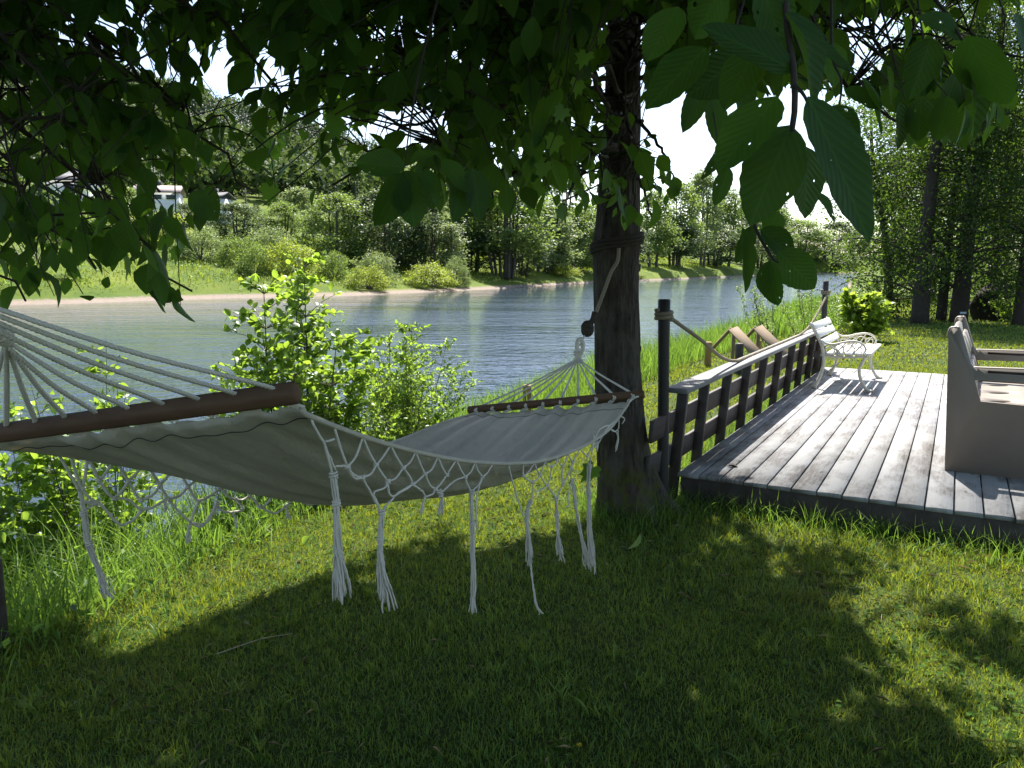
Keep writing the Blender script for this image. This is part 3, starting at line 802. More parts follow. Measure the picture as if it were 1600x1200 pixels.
for i, t in enumerate(tt):
    g_ = NE[i] + (FE[i] - NE[i]) * ss[:, None]
    sag = .155 * (1 - (2 * t - 1) ** 4) * (.4 + .6 * math.sin(pi * min(1, t * 1.1))) * (4 * ss * (1 - ss)) ** .8
    rip = math.exp(-min(t, 1 - t) * 6.0)
    ripple = .0055 * rip * np.sin(ss * 2 * pi * 10.0) + .007 * (1 - rip * .3) * np.sin(ss * 17 + 1.3 * math.sin(t * 4)) + .004 * np.sin(ss * 51 + t * 5)
    g_[:, 2] += -sag + ripple * np.minimum(1, np.minimum(ss, 1 - ss) * 14)
    G[i] = g_
# scalloped ends: pulled towards the bar at the cord positions
NC = 10
scal = .5 - .5 * np.cos(ss * 2 * pi * NC)
axd = nrm(A(.45, .89, 0))
G[0] += (axd * .009)[None] * (1 - scal)[:, None] + axd * .012; G[-1] -= (axd * .009)[None] * (1 - scal)[:, None] + axd * .012
mb = MB(); i = (np.arange(60)[:, None] * ns + np.arange(ns - 1)[None]).ravel()
mb.add(G.reshape(-1, 3), np.stack([i, i + 1, i + ns + 1, i + ns], 1), np.tile(ss, 61))
fab = mb.build('canvas_bed', M['canvas'], ham, smooth=True)
sm = fab.modifiers.new('thickness', 'SOLIDIFY'); sm.thickness = .003; sm.offset = 0
mb = MB(); tube(mb, G[:, 0] + A(0, 0, -.001), .0075, 8, .5); tube(mb, G[:, -1], .0075, 8, .5); mb.build('hem', M['canvas'], ham, smooth=True)
mb = MB()
for row, sg_ in ((2, 1), (58, 1)):
    mb = MB()
    P = G[row] + A(0, 0, .0022); tube(mb, P, .0014, 4, .5); mb.build('seam', M['thread'], ham); mb = MB()
    P2 = G[row] - A(0, 0, .0024); tube(mb, P2, .0014, 4, .5); mb.build('seam', M['thread'], ham)
def spreader(a, b, rr):
    mb = MB(); n = 40; P = a + (b - a) * np.linspace(0, 1, n)[:, None]
    r = np.full(n, rr); r[0] = r[-1] = rr * .72; 
    def sq(P_, an): 
        q = (np.abs(np.cos(an + pi / 4)) ** 4 + np.abs(np.sin(an + pi / 4)) ** 4) ** (-.25); return np.broadcast_to(q, (len(P_), len(an)))
    P = np.vstack([P[0], P[0] + (P[1] - P[0]) * .2, P[1:-1], P[-1] - (P[-1] - P[-2]) * .2, P[-1]]); r = np.concatenate([[rr * .75], np.full(n, rr), [rr * .75]])
    tube(mb, P, r, 20, .5, rfun=sq, flat=(.68, 1))
    return mb.build('spreader_bar', M['barwood'], ham, smooth=True)
spreader(Lb0, Lb1, .022); spreader(Rb0, Rb1, .0195)
# cords: left end
AP = at(-112, 446, 1.34); KN = at(6, 527, 1.62)
def bar_pts(a, b, n, e=.035): return [a + (b - a) * (e + (1 - 2 * e) * i / (n - 1)) for i in range(n)]
for i, q in enumerate(bar_pts(Lb0, Lb1, NC, .05)):
    mb = MB(); s_ = .002
    tgt = AP if i < 4 else KN
    off = A(0, 0, -.006 * i) if i < 4 else A(.004 * (i - 7), 0, .004 * ((i * 7) % 5 - 2))
    for dx in (-.0026, .0026):
        e = q + A(dx, 0, .012)
        P = smooth_path([e + A(0, 0, -.03), e, e + (tgt + off - e) * .5 + A(dx * .3, 0, -.012), tgt + off], 30)
        twisted(mb, P, .0047, 3, 34, 5)
    mb.build('cord', M['cotton'], ham, smooth=True)
mb = MB(); a = np.linspace(0, 8 * pi, 90); dirk = nrm(AP - KN); n1_ = nrm(np.cross(dirk, A(0, 0, 1))); n2_ = np.cross(dirk, n1_)
P = KN + np.outer(np.linspace(-.012, .03, 90), dirk) + .014 * (np.cos(a)[:, None] * n1_ + np.sin(a)[:, None] * n2_); tube(mb, P, .0055, 6)
tube(mb, smooth_path([KN, (KN + AP) / 2 + A(0, 0, -.012), AP], 12), .014, 8)
mb.build('binding', M['cotton'], ham, smooth=True)
# right end
AR = at(903, 556, 4.62); RING = at(906, 541, 4.64)
for i, q in enumerate(bar_pts(Rb0, Rb1, NC, .07)):
    mb = MB(); e = q + A(0, 0, .012)
    for dx in (-.004, .004):
        e2 = q + A(dx, 0, .012)
        tube(mb, smooth_path([e2 + A(0, 0, -.03), e2, e2 + (AR - e2) * .55 + A(0, 0, -.018), AR + A(.002 * (i - 5), 0, -.012)], 20), .0042, 6)
    mb.build('cord', M['cotton'], ham, smooth=True)
mb = MB(); a = np.linspace(0, 10 * pi, 110)
P = AR + np.stack([(.022 + .004 * np.sin(a * .3)) * np.cos(a), .02 * np.sin(a), np.linspace(-.045, .03, 110)], 1); tube(mb, P, .006, 6)
tube(mb, [AR + A(0, 0, -.045), AR + A(0, 0, .035)], .02, 8)
a = np.linspace(0, 2 * pi, 28); P = RING + np.stack([.02 * np.sin(a) , 0.012 * np.sin(a), .045 * np.cos(a)], 1); tube(mb, P, .0125, 8)
mb.build('binding', M['cotton'], ham, smooth=True)
# small loops joining the canvas to the bars
for (a_, b_, row, e) in ((Lb0, Lb1, 0, .05), (Rb0, Rb1, 60, .07)):
    for i, q in enumerate(bar_pts(a_, b_, NC, e)):
        c_ = G[row][int((i + .5) / NC * (ns - 1))] if False else G[row][min(ns - 1, int(round(i / (NC - 1) * (ns - 1))))]
        mb = MB()
        for dx in (-.006, .006): tube(mb, smooth_path([q + A(dx, 0, -.018), (q + c_) / 2 + A(dx * 1.5, 0, -.006), c_ + A(dx, 0, .002)], 8), .0042, 6)
        mb.build('loop', M['cotton'], ham, smooth=True)
mb = MB(); tube(mb, smooth_path([Rb0 + A(-.03, 0, -.01), Rb0 + A(-.06, -.01, -.02), G[60][0]], 8), .006, 6); mb.build('loop', M['cotton'], ham, smooth=True)

# fringes (knotted cords hang straight down from the canvas edge)
npx, _, _ = proj(NE); ndep = NE[:, 1]
fpx, _, _ = proj(FE); fdep = FE[:, 1]
def near3(x, y): return at(x, y, float(np.interp(x, npx, ndep)))
def far3(x, y): return at(x, y, float(np.interp(x, fpx, fdep)))
def edge_y(x, side):
    P = G[:, 0] if side == 'n' else G[:, -1]; a_, b_, _ = proj(P); return float(np.interp(x, a_, b_))
def zig(e_pts, k1, k2, side, f3, r=.0034):
    """diamond net: edge points, first and second knot rows"""
    mb = MB()
    def cord(p, q):
        P = smooth_path([p, (p + q) / 2 + A(R.normal() * .003, R.normal() * .003, -.008 + R.normal() * .003), q], 8); tube(mb, P, r, 6)
    E = [f3(x, edge_y(x, side) + 1) for x in e_pts]; K1 = [f3(*q) for q in k1]; K2 = [f3(*q) for q in k2]
    for i, kq in enumerate(K1):
        d = sorted(range(len(E)), key=lambda j: abs(e_pts[j] - k1[i][0]))[:2]
        for j in d: cord(E[j], kq)
    for i, kq in enumerate(K2):
        d = sorted(range(len(K1)), key=lambda j: abs(k1[j][0] - k2[i][0]))[:2]
        for j in d: cord(K1[j], kq)
    for kq in K1 + K2:
        a = np.linspace(0, 4.2 * pi, 24); tube(mb, kq + np.stack([.0055 * np.cos(a), .0055 * np.sin(a), np.linspace(-.006, .006, 24)], 1), .0032, 5)
    return mb
en = [522, 567, 610, 649, 684, 713, 742, 770, 818, 835, 853, 871, 887, 906, 928]
mb = zig(en, [(543, 729), (588, 726), (630, 731), (664, 741), (698, 742), (727, 745), (754, 745), (818, 744), (844, 742), (862, 729), (879, 728), (895, 722), (917, 712)],
        [(566, 746), (606, 752), (645, 757), (680, 764), (832, 753), (855, 759), (879, 758)], 'n', near3)
def lines(mb, ls, f3, r=.0032, n=14):
    for l in ls:
        P = smooth_path([f3(*q) for q in l], n); tube(mb, P + R.normal(size=P.shape) * .0007, r, 6)
lines(mb, [[(487, 656), (500, 682), (507, 694), (516, 716), (524, 735)], [(507, 694), (514, 718), (520, 740), (527, 762)], [(509, 690), (522, 686)], [(524, 729), (534, 728), (543, 729)],
           [(543, 729), (552, 742), (566, 746)], [(566, 746), (582, 775), (596, 800)], [(606, 752), (600, 763), (584, 770), (592, 790)], [(645, 757), (625, 768), (608, 785), (596, 800)], [(606, 752), (607, 764), (615, 775), (645, 757)],
           [(645, 757), (660, 768), (664, 776)], [(680, 764), (676, 772), (664, 776)], [(680, 764), (690, 768), (712, 750), (727, 745)], [(727, 745), (730, 757), (737, 768)], [(754, 745), (748, 757), (737, 768)], [(754, 745), (745, 775), (744, 800), (746, 830)],
           [(793, 722), (803, 760), (817, 806)], [(832, 753), (833, 768), (829, 785)], [(855, 759), (846, 765), (836, 768)], [(855, 759), (862, 768), (869, 778)], [(879, 758), (874, 768), (869, 778)], [(895, 722), (893, 740), (893, 752)], [(917, 712), (918, 722), (921, 728)], [(928, 690), (924, 712), (921, 728)], [(928, 690), (936, 672), (950, 664)],
           [(976, 640), (966, 654), (951, 666), (941, 682), (930, 700), (932, 690)], [(951, 666), (958, 674), (966, 670), (967, 655)], [(966, 672), (965, 690), (962, 700)], [(970, 650), (976, 655), (972, 662)], [(893, 752), (888, 775), (889, 790), (885, 792)], [(893, 752), (899, 765), (901, 790)], [(929, 696), (928, 680)], [(935, 695), (932, 705), (934, 688)]], near3)
mb.build('fringe_net', M['cotton'], ham, smooth=True)
r_far = .0044; ef = [110, 137, 180, 228, 272, 321, 376, 407, 444, 480, 510]
mb = zig(ef, [(128, 764), (155, 752), (201, 751), (250, 757), (294, 760), (345, 762), (390, 775), (425, 776), (462, 777), (495, 775)], [(178, 779), (220, 782), (262, 780), (310, 783), (368, 780), (405, 792)], 'f', far3, .0046)
lines(mb, [[(178, 779), (200, 781), (221, 798)], [(155, 785), (168, 800), (187, 820), (205, 815), (221, 798)], [(128, 764), (140, 778), (155, 785)], [(221, 798), (240, 792), (259, 780)], [(262, 780), (280, 800), (298, 816)], [(310, 783), (303, 800), (298, 816)], [(298, 816), (315, 823), (332, 800), (339, 782)], [(300, 817), (320, 818), (336, 798), (341, 784)], [(339, 782), (345, 797), (357, 800)], [(357, 800), (366, 805), (370, 825)], [(368, 780), (380, 796), (358, 801)], [(405, 792), (430, 802), (448, 790), (462, 777)], [(462, 777), (480, 788), (505, 786)], [(87, 703), (106, 735), (124, 767)], [(124, 767), (128, 790), (131, 806)], [(126, 767), (131, 790), (132, 806)], [(155, 785), (131, 784), (150, 788)]], far3, .0044)
mb.build('fringe_net', M['cotton'], ham, smooth=True)
def tassel(pts, f3, r0, spread, n=12, splay_from=.62, cut=None):
    mb = MB(); P = smooth_path([f3(*q) for q in pts], 26); t = np.linspace(0, 1, 26)
    Lr = np.linalg.norm(P[-1] - P[0])
    for s in range(int(n * 1.8)):
        a = R.random() * 2 * pi; q = math.sqrt(R.random())
        sp_ = (r0 * (.9 + .5 * np.sin(t * 9 + s)) + spread * np.clip((t - splay_from) / (1 - splay_from), 0, 1) ** 1.3) * q
        tw = a + t * 2.2
        O = np.stack([np.cos(tw) * sp_, np.sin(tw) * sp_, np.zeros(26)], 1)
        wv_ = R.random(2) * 6.28; O = O + (.0035 + spread * .12) * (t ** 1.5)[:, None] * np.stack([np.sin(t * 7 + wv_[0]), np.cos(t * 6 + wv_[1]), 0 * t], 1)
        e = int(26 - R.integers(0, 5)); tube(mb, (P + O + R.normal(size=P.shape) * .0008)[:e], np.linspace(.0022, .0024, e), 4)
    if r0 > .003:
        for tk in (.02, .3):
            k0 = P[int(tk * 25)]; a = np.linspace(0, 4 * pi, 22); tube(mb, k0 + np.stack([(r0 + .003) * np.cos(a), (r0 + .003) * np.sin(a), np.linspace(-.008, .008, 22)], 1), .003, 5)
    return mb.build('tassel', M['cotton'], ham, smooth=True)
tassel([(521, 742), (525, 780), (527, 840), (531, 880), (534, 938)], near3, .0065, .019, 18)
tassel([(596, 800), (594, 850), (595, 880), (603, 952)], near3, .0055, .024, 16)
tassel([(737, 768), (738, 830), (740, 900), (738, 958)], near3, .006, .007, 12, .9)
tassel([(828, 785), (823, 805), (826, 840), (828, 884)], near3, .006, .016, 12, .5)
tassel([(829, 880), (833, 915), (838, 945), (846, 960)], near3, .001, .01, 5, .85)
tassel([(869, 779), (870, 810), (873, 845), (877, 878)], near3, .006, .012, 8, .6)
tassel([(894, 750), (900, 795), (909, 840), (919, 890)], near3, .005, .012, 8, .7)
tassel([(921, 728), (920, 780), (922, 840), (925, 896)], near3, .008, .018, 12, .6)
tassel([(664, 776), (660, 790), (659, 803)], near3, .002, .003, 3)
tassel([(686, 768), (690, 780), (689, 804)], near3, .004, .004, 5)
tassel([(951, 668), (965, 680), (962, 708)], near3, .001, .01, 4, .6)
tassel([(131, 802), (138, 845), (153, 885), (162, 912), (171, 934)], far3, .007, .016, 14, .55)
tassel([(298, 818), (294, 830), (294, 850)], far3, .003, .006, 6)
tassel([(259, 784), (258, 792), (258, 800)], far3, .003, .006, 6)
tassel([(448, 792), (449, 800), (452, 812)], far3, .003, .006, 5)
tassel([(155, 785), (140, 792), (132, 797)], far3, .003, .01, 6)

# ------------------------------------------------------------------ main tree
TY = 4.92
tr_px = [(988, 850, 122), (985, 815, 112), (980, 770, 95), (974, 720, 84), (969, 660, 76), (966, 600, 72), (964, 500, 70), (963, 430, 69), (963, 395, 71), (964, 375, 74), (965, 355, 69), (967, 280, 61), (972, 170, 54), (975, 60, 49), (977, -120, 45)]
TP = np.array([at(a, b_, TY) for a, b_, _ in tr_px]); TR = np.array([w_ / 2 / FPX * TY for *_, w_ in tr_px])
TP = np.vstack([TP, TP[-1] + A(.02, .1, .9), TP[-1] + A(0, .1, 2.0), TP[-1] + A(-.1, .2, 3.2)]); TR = np.concatenate([TR, [.082, .055, .02]])
TP[0][2] = -.12
tree = thing('lawn_tree', 'large broadleaf tree with a thick bare trunk holding the hammock', 'tree', (TP[0][0], TP[0][1], 0))
Pf = smooth_path(TP, 90); Rf = np.interp(np.linspace(0, len(TR) - 1, 90), np.arange(len(TR)), TR)
def rough(P_, an):
    z = P_[:, 2][:, None]; a = an[None]
    fl = np.exp(-np.clip(z, 0, 9) * 5.5)
    fl = fl * (1 + .9 * np.clip(-.5 * np.cos(a) - .86 * np.sin(a), 0, 1)) 
    return 1 + fl * .22 * np.clip(-.3 * np.cos(a) - .95 * np.sin(a), 0, 1) + .02 * np.sin(3 * a + z * 3) + .016 * np.sin(7 * a - z * 5) + fl * (.13 * np.sin(a * 4 + 1.0) + .1 * np.sin(a * 7 + 2)) + .012 * np.sin(13 * a + z * 9)
mb = MB(); Pq = smooth_path(TP, 420); tube(mb, Pq, np.interp(np.linspace(0, len(TR) - 1, 420), np.arange(len(TR)), TR), 110, .5, rfun=lambda P_, an: rough(P_, an) + .045 * (np.abs(np.sin(an[None] * 9 + 1.4 * np.sin(P_[:, 2][:, None] * 2.3 + an[None] * 2) + .6 * np.sin(P_[:, 2][:, None] * 9))) - .6) * (.55 + .45 * np.sin(P_[:, 2][:, None] * 14 + an[None] * 5)))

trunk = mb.build('trunk', M['bark'], tree, smooth=True)
for (px, py, s_) in ((999, 418, .05), (1000, 545, .045), (935, 500, .03), (1002, 615, .04), (931, 640, .03)):
    mb = MB(); c_ = at(px, py, TY); ctr = np.array([np.interp(c_[2], TP[:, 2], TP[:, i]) for i in range(3)])
    d = nrm((c_ - ctr) * A(1, 1, 0)); tube(mb, [c_ - d * .05, c_ - d * .01, c_ + d * .006], [s_, s_ * .8, s_ * .4], 10, .5)
    mb.build('knot', M['bark'], tree, smooth=True)

# rope round the trunk
hr = thing('hanging_rope', 'dark knotted rope tied round the trunk, carrying the hammock hook', 'rope', (at(963, 400, TY - .14)))
mb = MB(); c_ = np.array([np.interp(at(963, 385, TY)[2], TP[:, 2], TP[:, i]) for i in range(3)])
for dz, k_ in ((0, 1.0), (.022, 1.02), (.045, 1.0)):
    a = np.linspace(0, 2 * pi, 60); rr = .158 * k_
    P = c_ + np.stack([rr * np.cos(a), rr * np.sin(a), dz + .035 * np.cos(a) + .01 * np.sin(2 * a)], 1); twisted(mb, P, .0125, 3, 16, 5)
mb.build('coil', M['darkrope'], hr)
mb = MB(); twisted(mb, smooth_path([at(967, 388, TY - .17), at(965, 408, TY - .18), at(955, 425, TY - .2), at(944, 455, TY - .22), at(933, 484, TY - .24), at(926, 500, TY - .26)], 40), .0115, 3, 20, 6)
mb.build('strand', M['rope'], hr)
mb = MB(); kc = at(918, 514, TY - .27)
for q in range(4):
    a = np.linspace(0, 2 * pi, 26); th = q * .8
    V = np.stack([.026 * np.cos(a), .024 * np.sin(a) * math.cos(th), .034 * np.sin(a) * (.5 + .5 * abs(math.sin(th))) + .012 * math.cos(th)], 1); tube(mb, kc + V, .014, 7)
tube(mb, [kc + A(.01, 0, .02), at(927, 498, TY - .26), at(930, 488, TY - .25)], [.02, .018, .02], 8)
mb.build('knot', M['darkrope'], hr, smooth=True)
mb = MB(); tube(mb, smooth_path([kc + A(-.005, 0, -.02), at(910, 530, TY - .275), at(907, 537, TY - .278), at(903, 541, TY - .28), at(905, 546, TY - .28)], 16), .006, 6); mb.build('hook', M['steel'], hr, smooth=True)
# ------------------------------------------------------------------ canopy rules: where the crown is open
LIT = [
 [(-80, 430), (-80, 770), (60, 830), (180, 1015), (235, 985), (300, 958), (400, 915), (480, 888), (535, 866), (600, 850), (640, 846), (656, 815), (718, 810), (735, 845), (760, 885), (792, 838), (830, 815), (868, 835), (930, 800), (1000, 780), (1060, 770), (1190, 792), (1300, 815), (1700, 850), (1700, 430)],
 [(1190, 788), (1300, 800), (1292, 845), (1235, 850), (1180, 838)],
 [(1248, 915), (1320, 930), (1392, 922), (1442, 960), (1428, 1022), (1350, 1012), (1325, 955)],
 [(1405, 828), (1700, 830), (1700, 1020), (1570, 965), (1500, 940), (1420, 922)],
 [(1512, 1070), (1700, 1050), (1700, 1300), (1570, 1260), (1530, 1180), (1475, 1140)],
 [(1320, 1075), (1400, 1090), (1370, 1160), (1330, 1130)],
 [(1170, 875), (1230, 868), (1240, 890), (1180, 900)],
]
def lit_from(P, keep=.05):
    """True where a leaf at P would shade ground that the sun reaches"""
    k_ = P[:, 2:3] / S[2]; Gd = P - S * k_ + R.normal(size=P.shape) * A(.055, .055, 0)
    x, y, d = proj(Gd)
    h = np.zeros(len(P), bool)
    for q in LIT: h |= pip(x, y, q)
    h &= d > .1
    h |= (Gd[:, 1] > 5.9)
    Gk = P - S * ((P[:, 2:3] - DZ) / S[2]); a, b_ = to_deck(Gk[:, 0], Gk[:, 1])
    h |= (a > -.15) & (a < DW + 2) & (b_ > .12) & (b_ < DL + 2)
    return h & (R.random(len(P)) > keep)

SIL = [(-90, -90), (1700, -90), (1700, 110), (1580, 190), (1560, 215), (1500, 225), (1440, 235), (1400, 215), (1385, 170), (1300, 160), (1150, 150), (1112, 165), (1085, 178), (1050, 172), (1022, 195), (1030, 245), (1066, 275), (1062, 300), (1030, 330), (1035, 365), (1000, 372), (960, 362), (935, 330), (900, 345), (870, 372), (830, 340), (795, 352), (760, 320), (700, 325), (650, 320), (560, 265), (520, 300), (470, 330), (455, 300), (400, 335), (350, 345), (320, 330), (303, 405), (280, 420), (298, 470), (270, 505), (225, 470), (180, 430), (140, 480), (75, 500), (30, 470), (-90, 520)]
THIN = [ ([(940, 20), (1008, 20), (1004, 180), (948, 180)], .1),  # (polygon, keep probability)
 ([(95, 40), (215, 40), (250, 120), (180, 135), (95, 110)], .6), ([(240, 60), (460, 90), (450, 195), (300, 190), (230, 120)], .72),
 ([(590, 165), (680, 170), (700, 230), (600, 235)], .15), ([(330, 190), (600, 180), (560, 300), (340, 330)], .72),
 ([(-90, 150), (60, 110), (130, 300), (-90, 330)], .55), ([(60, 270), (420, 270), (420, 325), (60, 320)], .5),
 ([(-90, 340), (200, 340), (160, 520), (-90, 520)], .95),
 ([(1290, 20), (1420, 20), (1410, 115), (1330, 120)], .16), ([(1420, 0), (1700, 0), (1700, 130), (1480, 130)], .36),
 ([(1010, 165), (1115, 165), (1115, 300), (1068, 270)], .05), ([(560, 0), (700, 0), (700, 110), (560, 110)], .75),
 ([(948, 60), (1002, 60), (1000, 165), (955, 160)], .1), ([(935, 200), (1000, 200), (1000, 280), (935, 280)], .4),
]
def vis_ok(P, soft=.04):
    x, y, d = proj(P)
    infr = (d > .05) & (x > -40) & (x < 1640) & (y > -40) & (y < 1240)
    ok = pip(x, y, SIL)
    for q, kp in THIN: ok &= ~(pip(x, y, q) & (R.random(len(x)) > kp))
    return ~infr | ok | (R.random(len(x)) < soft * (y < 380))

# ------------------------------------------------------------------ limbs
T0 = lambda z: np.array([np.interp(z, TP[:, 2], TP[:, 0]), np.interp(z, TP[:, 2], TP[:, 1]), z])
LT = A(-2.05, .45, 0)      # second tree, just outside the picture on the left
tree2 = thing('bank_tree', 'left tree with drooping dark leafy twigs hanging over the hammock cords', 'tree', LT)
P2 = np.array([LT + A(.02, 0, -.1), LT + A(0, 0, .3), LT + A(.02, .03, 1.2), LT + A(-.02, .06, 2.4), LT + A(.05, .15, 3.6), LT + A(.0, .3, 5.2), LT + A(.1, .3, 6.6)])
R2 = [.2, .16, .14, .125, .1, .06, .02]
mb = MB(); tube(mb, smooth_path(P2, 60), np.interp(np.linspace(0, 6, 60), np.arange(7), R2), 28, .5, rfun=rough); mb.build('trunk', M['bark'], tree2, smooth=True)
hr2 = thing('hammock_tether', 'pale cord bundle tying the hammock end to the left tree', 'rope', AP)
mb = MB(); tip2 = LT + A(.02, .05, 1.75); twisted(mb, smooth_path([AP, (AP + tip2) / 2 + A(0, 0, -.02), tip2 + A(.13, .05, 0)], 20), .014, 3, 18, 6)
a = np.linspace(0, 6 * pi, 90); twisted(mb, tip2 + np.stack([.148 * np.cos(a), .148 * np.sin(a), np.linspace(-.03, .03, 90)], 1), .013, 3, 18, 5)
mb.build('strand', M['rope'], hr2)

L0 = lambda z: np.array([np.interp(z, P2[:, 2], P2[:, 0]), np.interp(z, P2[:, 2], P2[:, 1]), z])
limbs = {0: [], 1: []}     # tree index -> list of polylines
def limb(ti, z0, end, arch=.5, r0=.03, n=26):
    s0 = T0(z0) if ti == 0 else L0(z0)
    end = np.asarray(end, float); d = end - s0; ln = np.linalg.norm(d)
    m1 = s0 + d * .33 + A(0, 0, arch * ln * .28); m2 = s0 + d * .7 + A(0, 0, arch * ln * .22)
    P = smooth_path([s0, m1, m2, end], n); P[1:-1] += R.normal(size=(n - 2, 3)) * .022 * min(1, ln / 2)
    limbs[ti].append((P, np.linspace(r0, .004, n)))
for ti, z0, e in [
 (1, 2.6, at(300, 455, 2.9)), (1, 2.5, at(150, 420, 2.7)), (1, 2.4, at(40, 470, 2.9)), (1, 2.7, at(400, 300, 3.1)), (1, 2.8, at(250, 300, 2.4)),
 (1, 2.7, at(80, 300, 2.5)), (1, 3.0, at(450, 170, 2.6)), (1, 3.0, at(200, 120, 2.2)), (1, 3.1, at(60, 60, 2.6)), (1, 3.0, at(330, 20, 3.0)), (1, 2.9, at(220, 380, 3.6)), (1, 2.6, at(-20, 380, 2.4)), (1, 2.6, at(-30, 200, 2.2)),
 (0, 2.7, at(520, 290, 3.4)), (0, 2.5, at(640, 300, 2.6)), (0, 2.4, at(760, 330, 3.1)), (0, 2.3, at(870, 350, 3.7)), (0, 2.6, at(690, 250, 3.6)), (0, 2.8, at(560, 160, 3.0)), (0, 2.8, at(700, 120, 2.6)),
 (0, 2.6, at(820, 240, 2.8)), (0, 2.3, at(1020, 350, 4.3)), (0, 2.5, at(1055, 280, 4.2)), (0, 2.6, at(990, 330, 3.6)), (0, 2.9, at(900, 140, 2.6)), (0, 2.9, at(1000, 80, 2.8)), (0, 3.0, at(450, 90, 3.8)),
 (0, 2.9, at(1120, 120, 2.4)), (0, 3.0, at(1260, 90, 2.6)), (0, 2.9, at(1400, 190, 2.4)), (0, 3.0, at(1540, 190, 2.4)), (0, 3.1, at(1600, 90, 3.0)), (0, 3.0, at(1480, 60, 3.4)), (0, 2.8, at(1200, 150, 3.4)), (0, 2.7, at(1320, 150, 4.2)),
 (0, 2.6, at(600, 200, 4.6)), (0, 2.6, at(780, 160, 5.2)), (0, 2.7, at(880, 100, 5.8)), (0, 2.8, at(1060, 110, 5.6)), (0, 2.9, at(400, 230, 4.4)), (0, 2.4, at(940, 300, 3.3))]:
    limb(ti, z0, e, .42, .017)
limb(0, 3.4, at(1232, -60, 1.05), .3, .03)
for a in np.linspace(0, 2 * pi, 9)[:-1]:
    for z0, rr, up in ((3.6, 3.4, 1.6), (4.6, 2.6, 2.2), (5.6, 1.6, 1.6)):
        b_ = a + R.random() * .6; limb(0, z0, T0(z0) + A(math.cos(b_) * rr, math.sin(b_) * rr, up), .2, .05)
    b_ = a + R.random() * .6; limb(1, 3.4, L0(3.4) + A(math.cos(b_) * 2.5, math.sin(b_) * 2.5, 1.6), .2, .04)
mbs = {0: MB(), 1: MB()}
for ti in (0, 1):
    for P, r in limbs[ti]:
        tube(mbs[ti], P, r, 7)
        # drop leaves' masses belong to twigs below
LP = {ti: np.vstack([P[4:-3] for P, _ in limbs[ti]]) for ti in (0, 1)}

# ------------------------------------------------------------------ leafy twigs in view
acc = {0: dict(P=[], D=[], N=[], L=[]), 1: dict(P=[], D=[], N=[], L=[])}
map_acc = dict(P=[], D=[], N=[], L=[])
def emit(ac, P, D, N, L):
    ac['P'].append(P); ac['D'].append(D); ac['N'].append(N); ac['L'].append(L)
def twig(ti, tip, nl, lsz, maxd=1.4, maple=False):
    L_ = LP[ti]; dd = np.linalg.norm(L_ - tip, axis=1) + .5 * np.clip(tip[2] - L_[:, 2], 0, 9)
    near_ = np.argsort(dd)[:45]; j = int(near_[R.integers(45)])
    if dd[j] > maxd: j = int(near_[0])
    if dd[j] > maxd: return False
    b_ = L_[j]; d = tip - b_; ln = np.linalg.norm(d)
    q1 = b_ + d * .33 + A(R.normal() * .07, R.normal() * .07, .2 * ln) ; q2 = b_ + d * .7 + A(R.normal() * .06, R.normal() * .06, .17 * ln)
    Pth = smooth_path([b_, q1, q2, tip], 10)
    # leaves alternate over the last part
    seg = min(.42, ln * .9); f0 = 1 - seg / max(ln, .05)
    ts = np.linspace(max(.05, f0), 1, nl)
    C = np.stack([np.interp(ts, np.linspace(0, 1, 10), Pth[:, i]) for i in range(3)], 1)
    T = nrm(np.gradient(Pth, axis=0)); T = np.stack([np.interp(ts, np.linspace(0, 1, 10), T[:, i]) for i in range(3)], 1)
    sd_ = nrm(np.cross(T, A(0, 0, 1) + R.normal(size=3) * .2)); sg_ = np.where(np.arange(nl) % 2, 1, -1)[:, None]
    D = nrm(T * .45 + sd_ * sg_ * R.uniform(.3, .9, (nl, 1)) + A(0, 0, -1) * R.uniform(.25, 1.0, (nl, 1)) + R.normal(size=(nl, 3)) * .18)
    N = nrm(A(0, 0, .75) + R.normal(size=(nl, 3)) * .45 + A(0, -.25, 0))
    L = lsz * R.uniform(.68, 1.15, nl)
    stalk = C + D * .012
    ok = vis_ok(stalk + D * L[:, None] * .8, .02) & vis_ok(stalk + D * L[:, None] * .4, .05) & ~lit_from(stalk + D * L[:, None] * .5, .06)
    if ok.sum() < max(3, .55 * nl): return False
    tube(mbs[ti], Pth, np.linspace(.0042, .0014, 10), 4, cap=False)
    if maple: emit(map_acc, stalk[ok], D[ok], N[ok], L[ok] * .95)
    else: emit(acc[ti], stalk[ok], D[ok], N[ok], L[ok])
    return True
nt_ = 0; tries = 0
while nt_ < 1030 and tries < 16000:
    tries += 1
    px, py = R.uniform(-60, 1660), R.uniform(-70, 500)
    if R.random() > np.clip(1.15 - py / 700, .4, 1): continue
    if not pip(np.array([px]), np.array([py]), SIL)[0]: continue
    kp = 1.0
    for q, k_ in THIN:
        if pip(np.array([px]), np.array([py]), q)[0]: kp = min(kp, k_)
    if R.random() > kp: continue
    if px < 500: Yd = R.uniform(2.0, 4.4)
    elif px < 1000: Yd = R.uniform(2.1, 5.8)
    elif px < 1150: Yd = R.uniform(1.9, 5.0)
    else: Yd = R.uniform(1.7, 4.2)
    tip = at(px, py, Yd)
    if not vis_ok(tip[None], 0)[0]: continue
    ti = 1 if px < 330 + R.normal() * 90 else 0
    mp_ = (380 < px < 580 and 150 < py < 330 and R.random() < .45) or (790 < px < 900 and py > 300 and R.random() < .5) or R.random() < .03
    if twig(ti, tip, R.integers(5, 10), R.choice([.07, .085, .1, .112]), .95, mp_): nt_ += 1
print('twigs', nt_, tries)

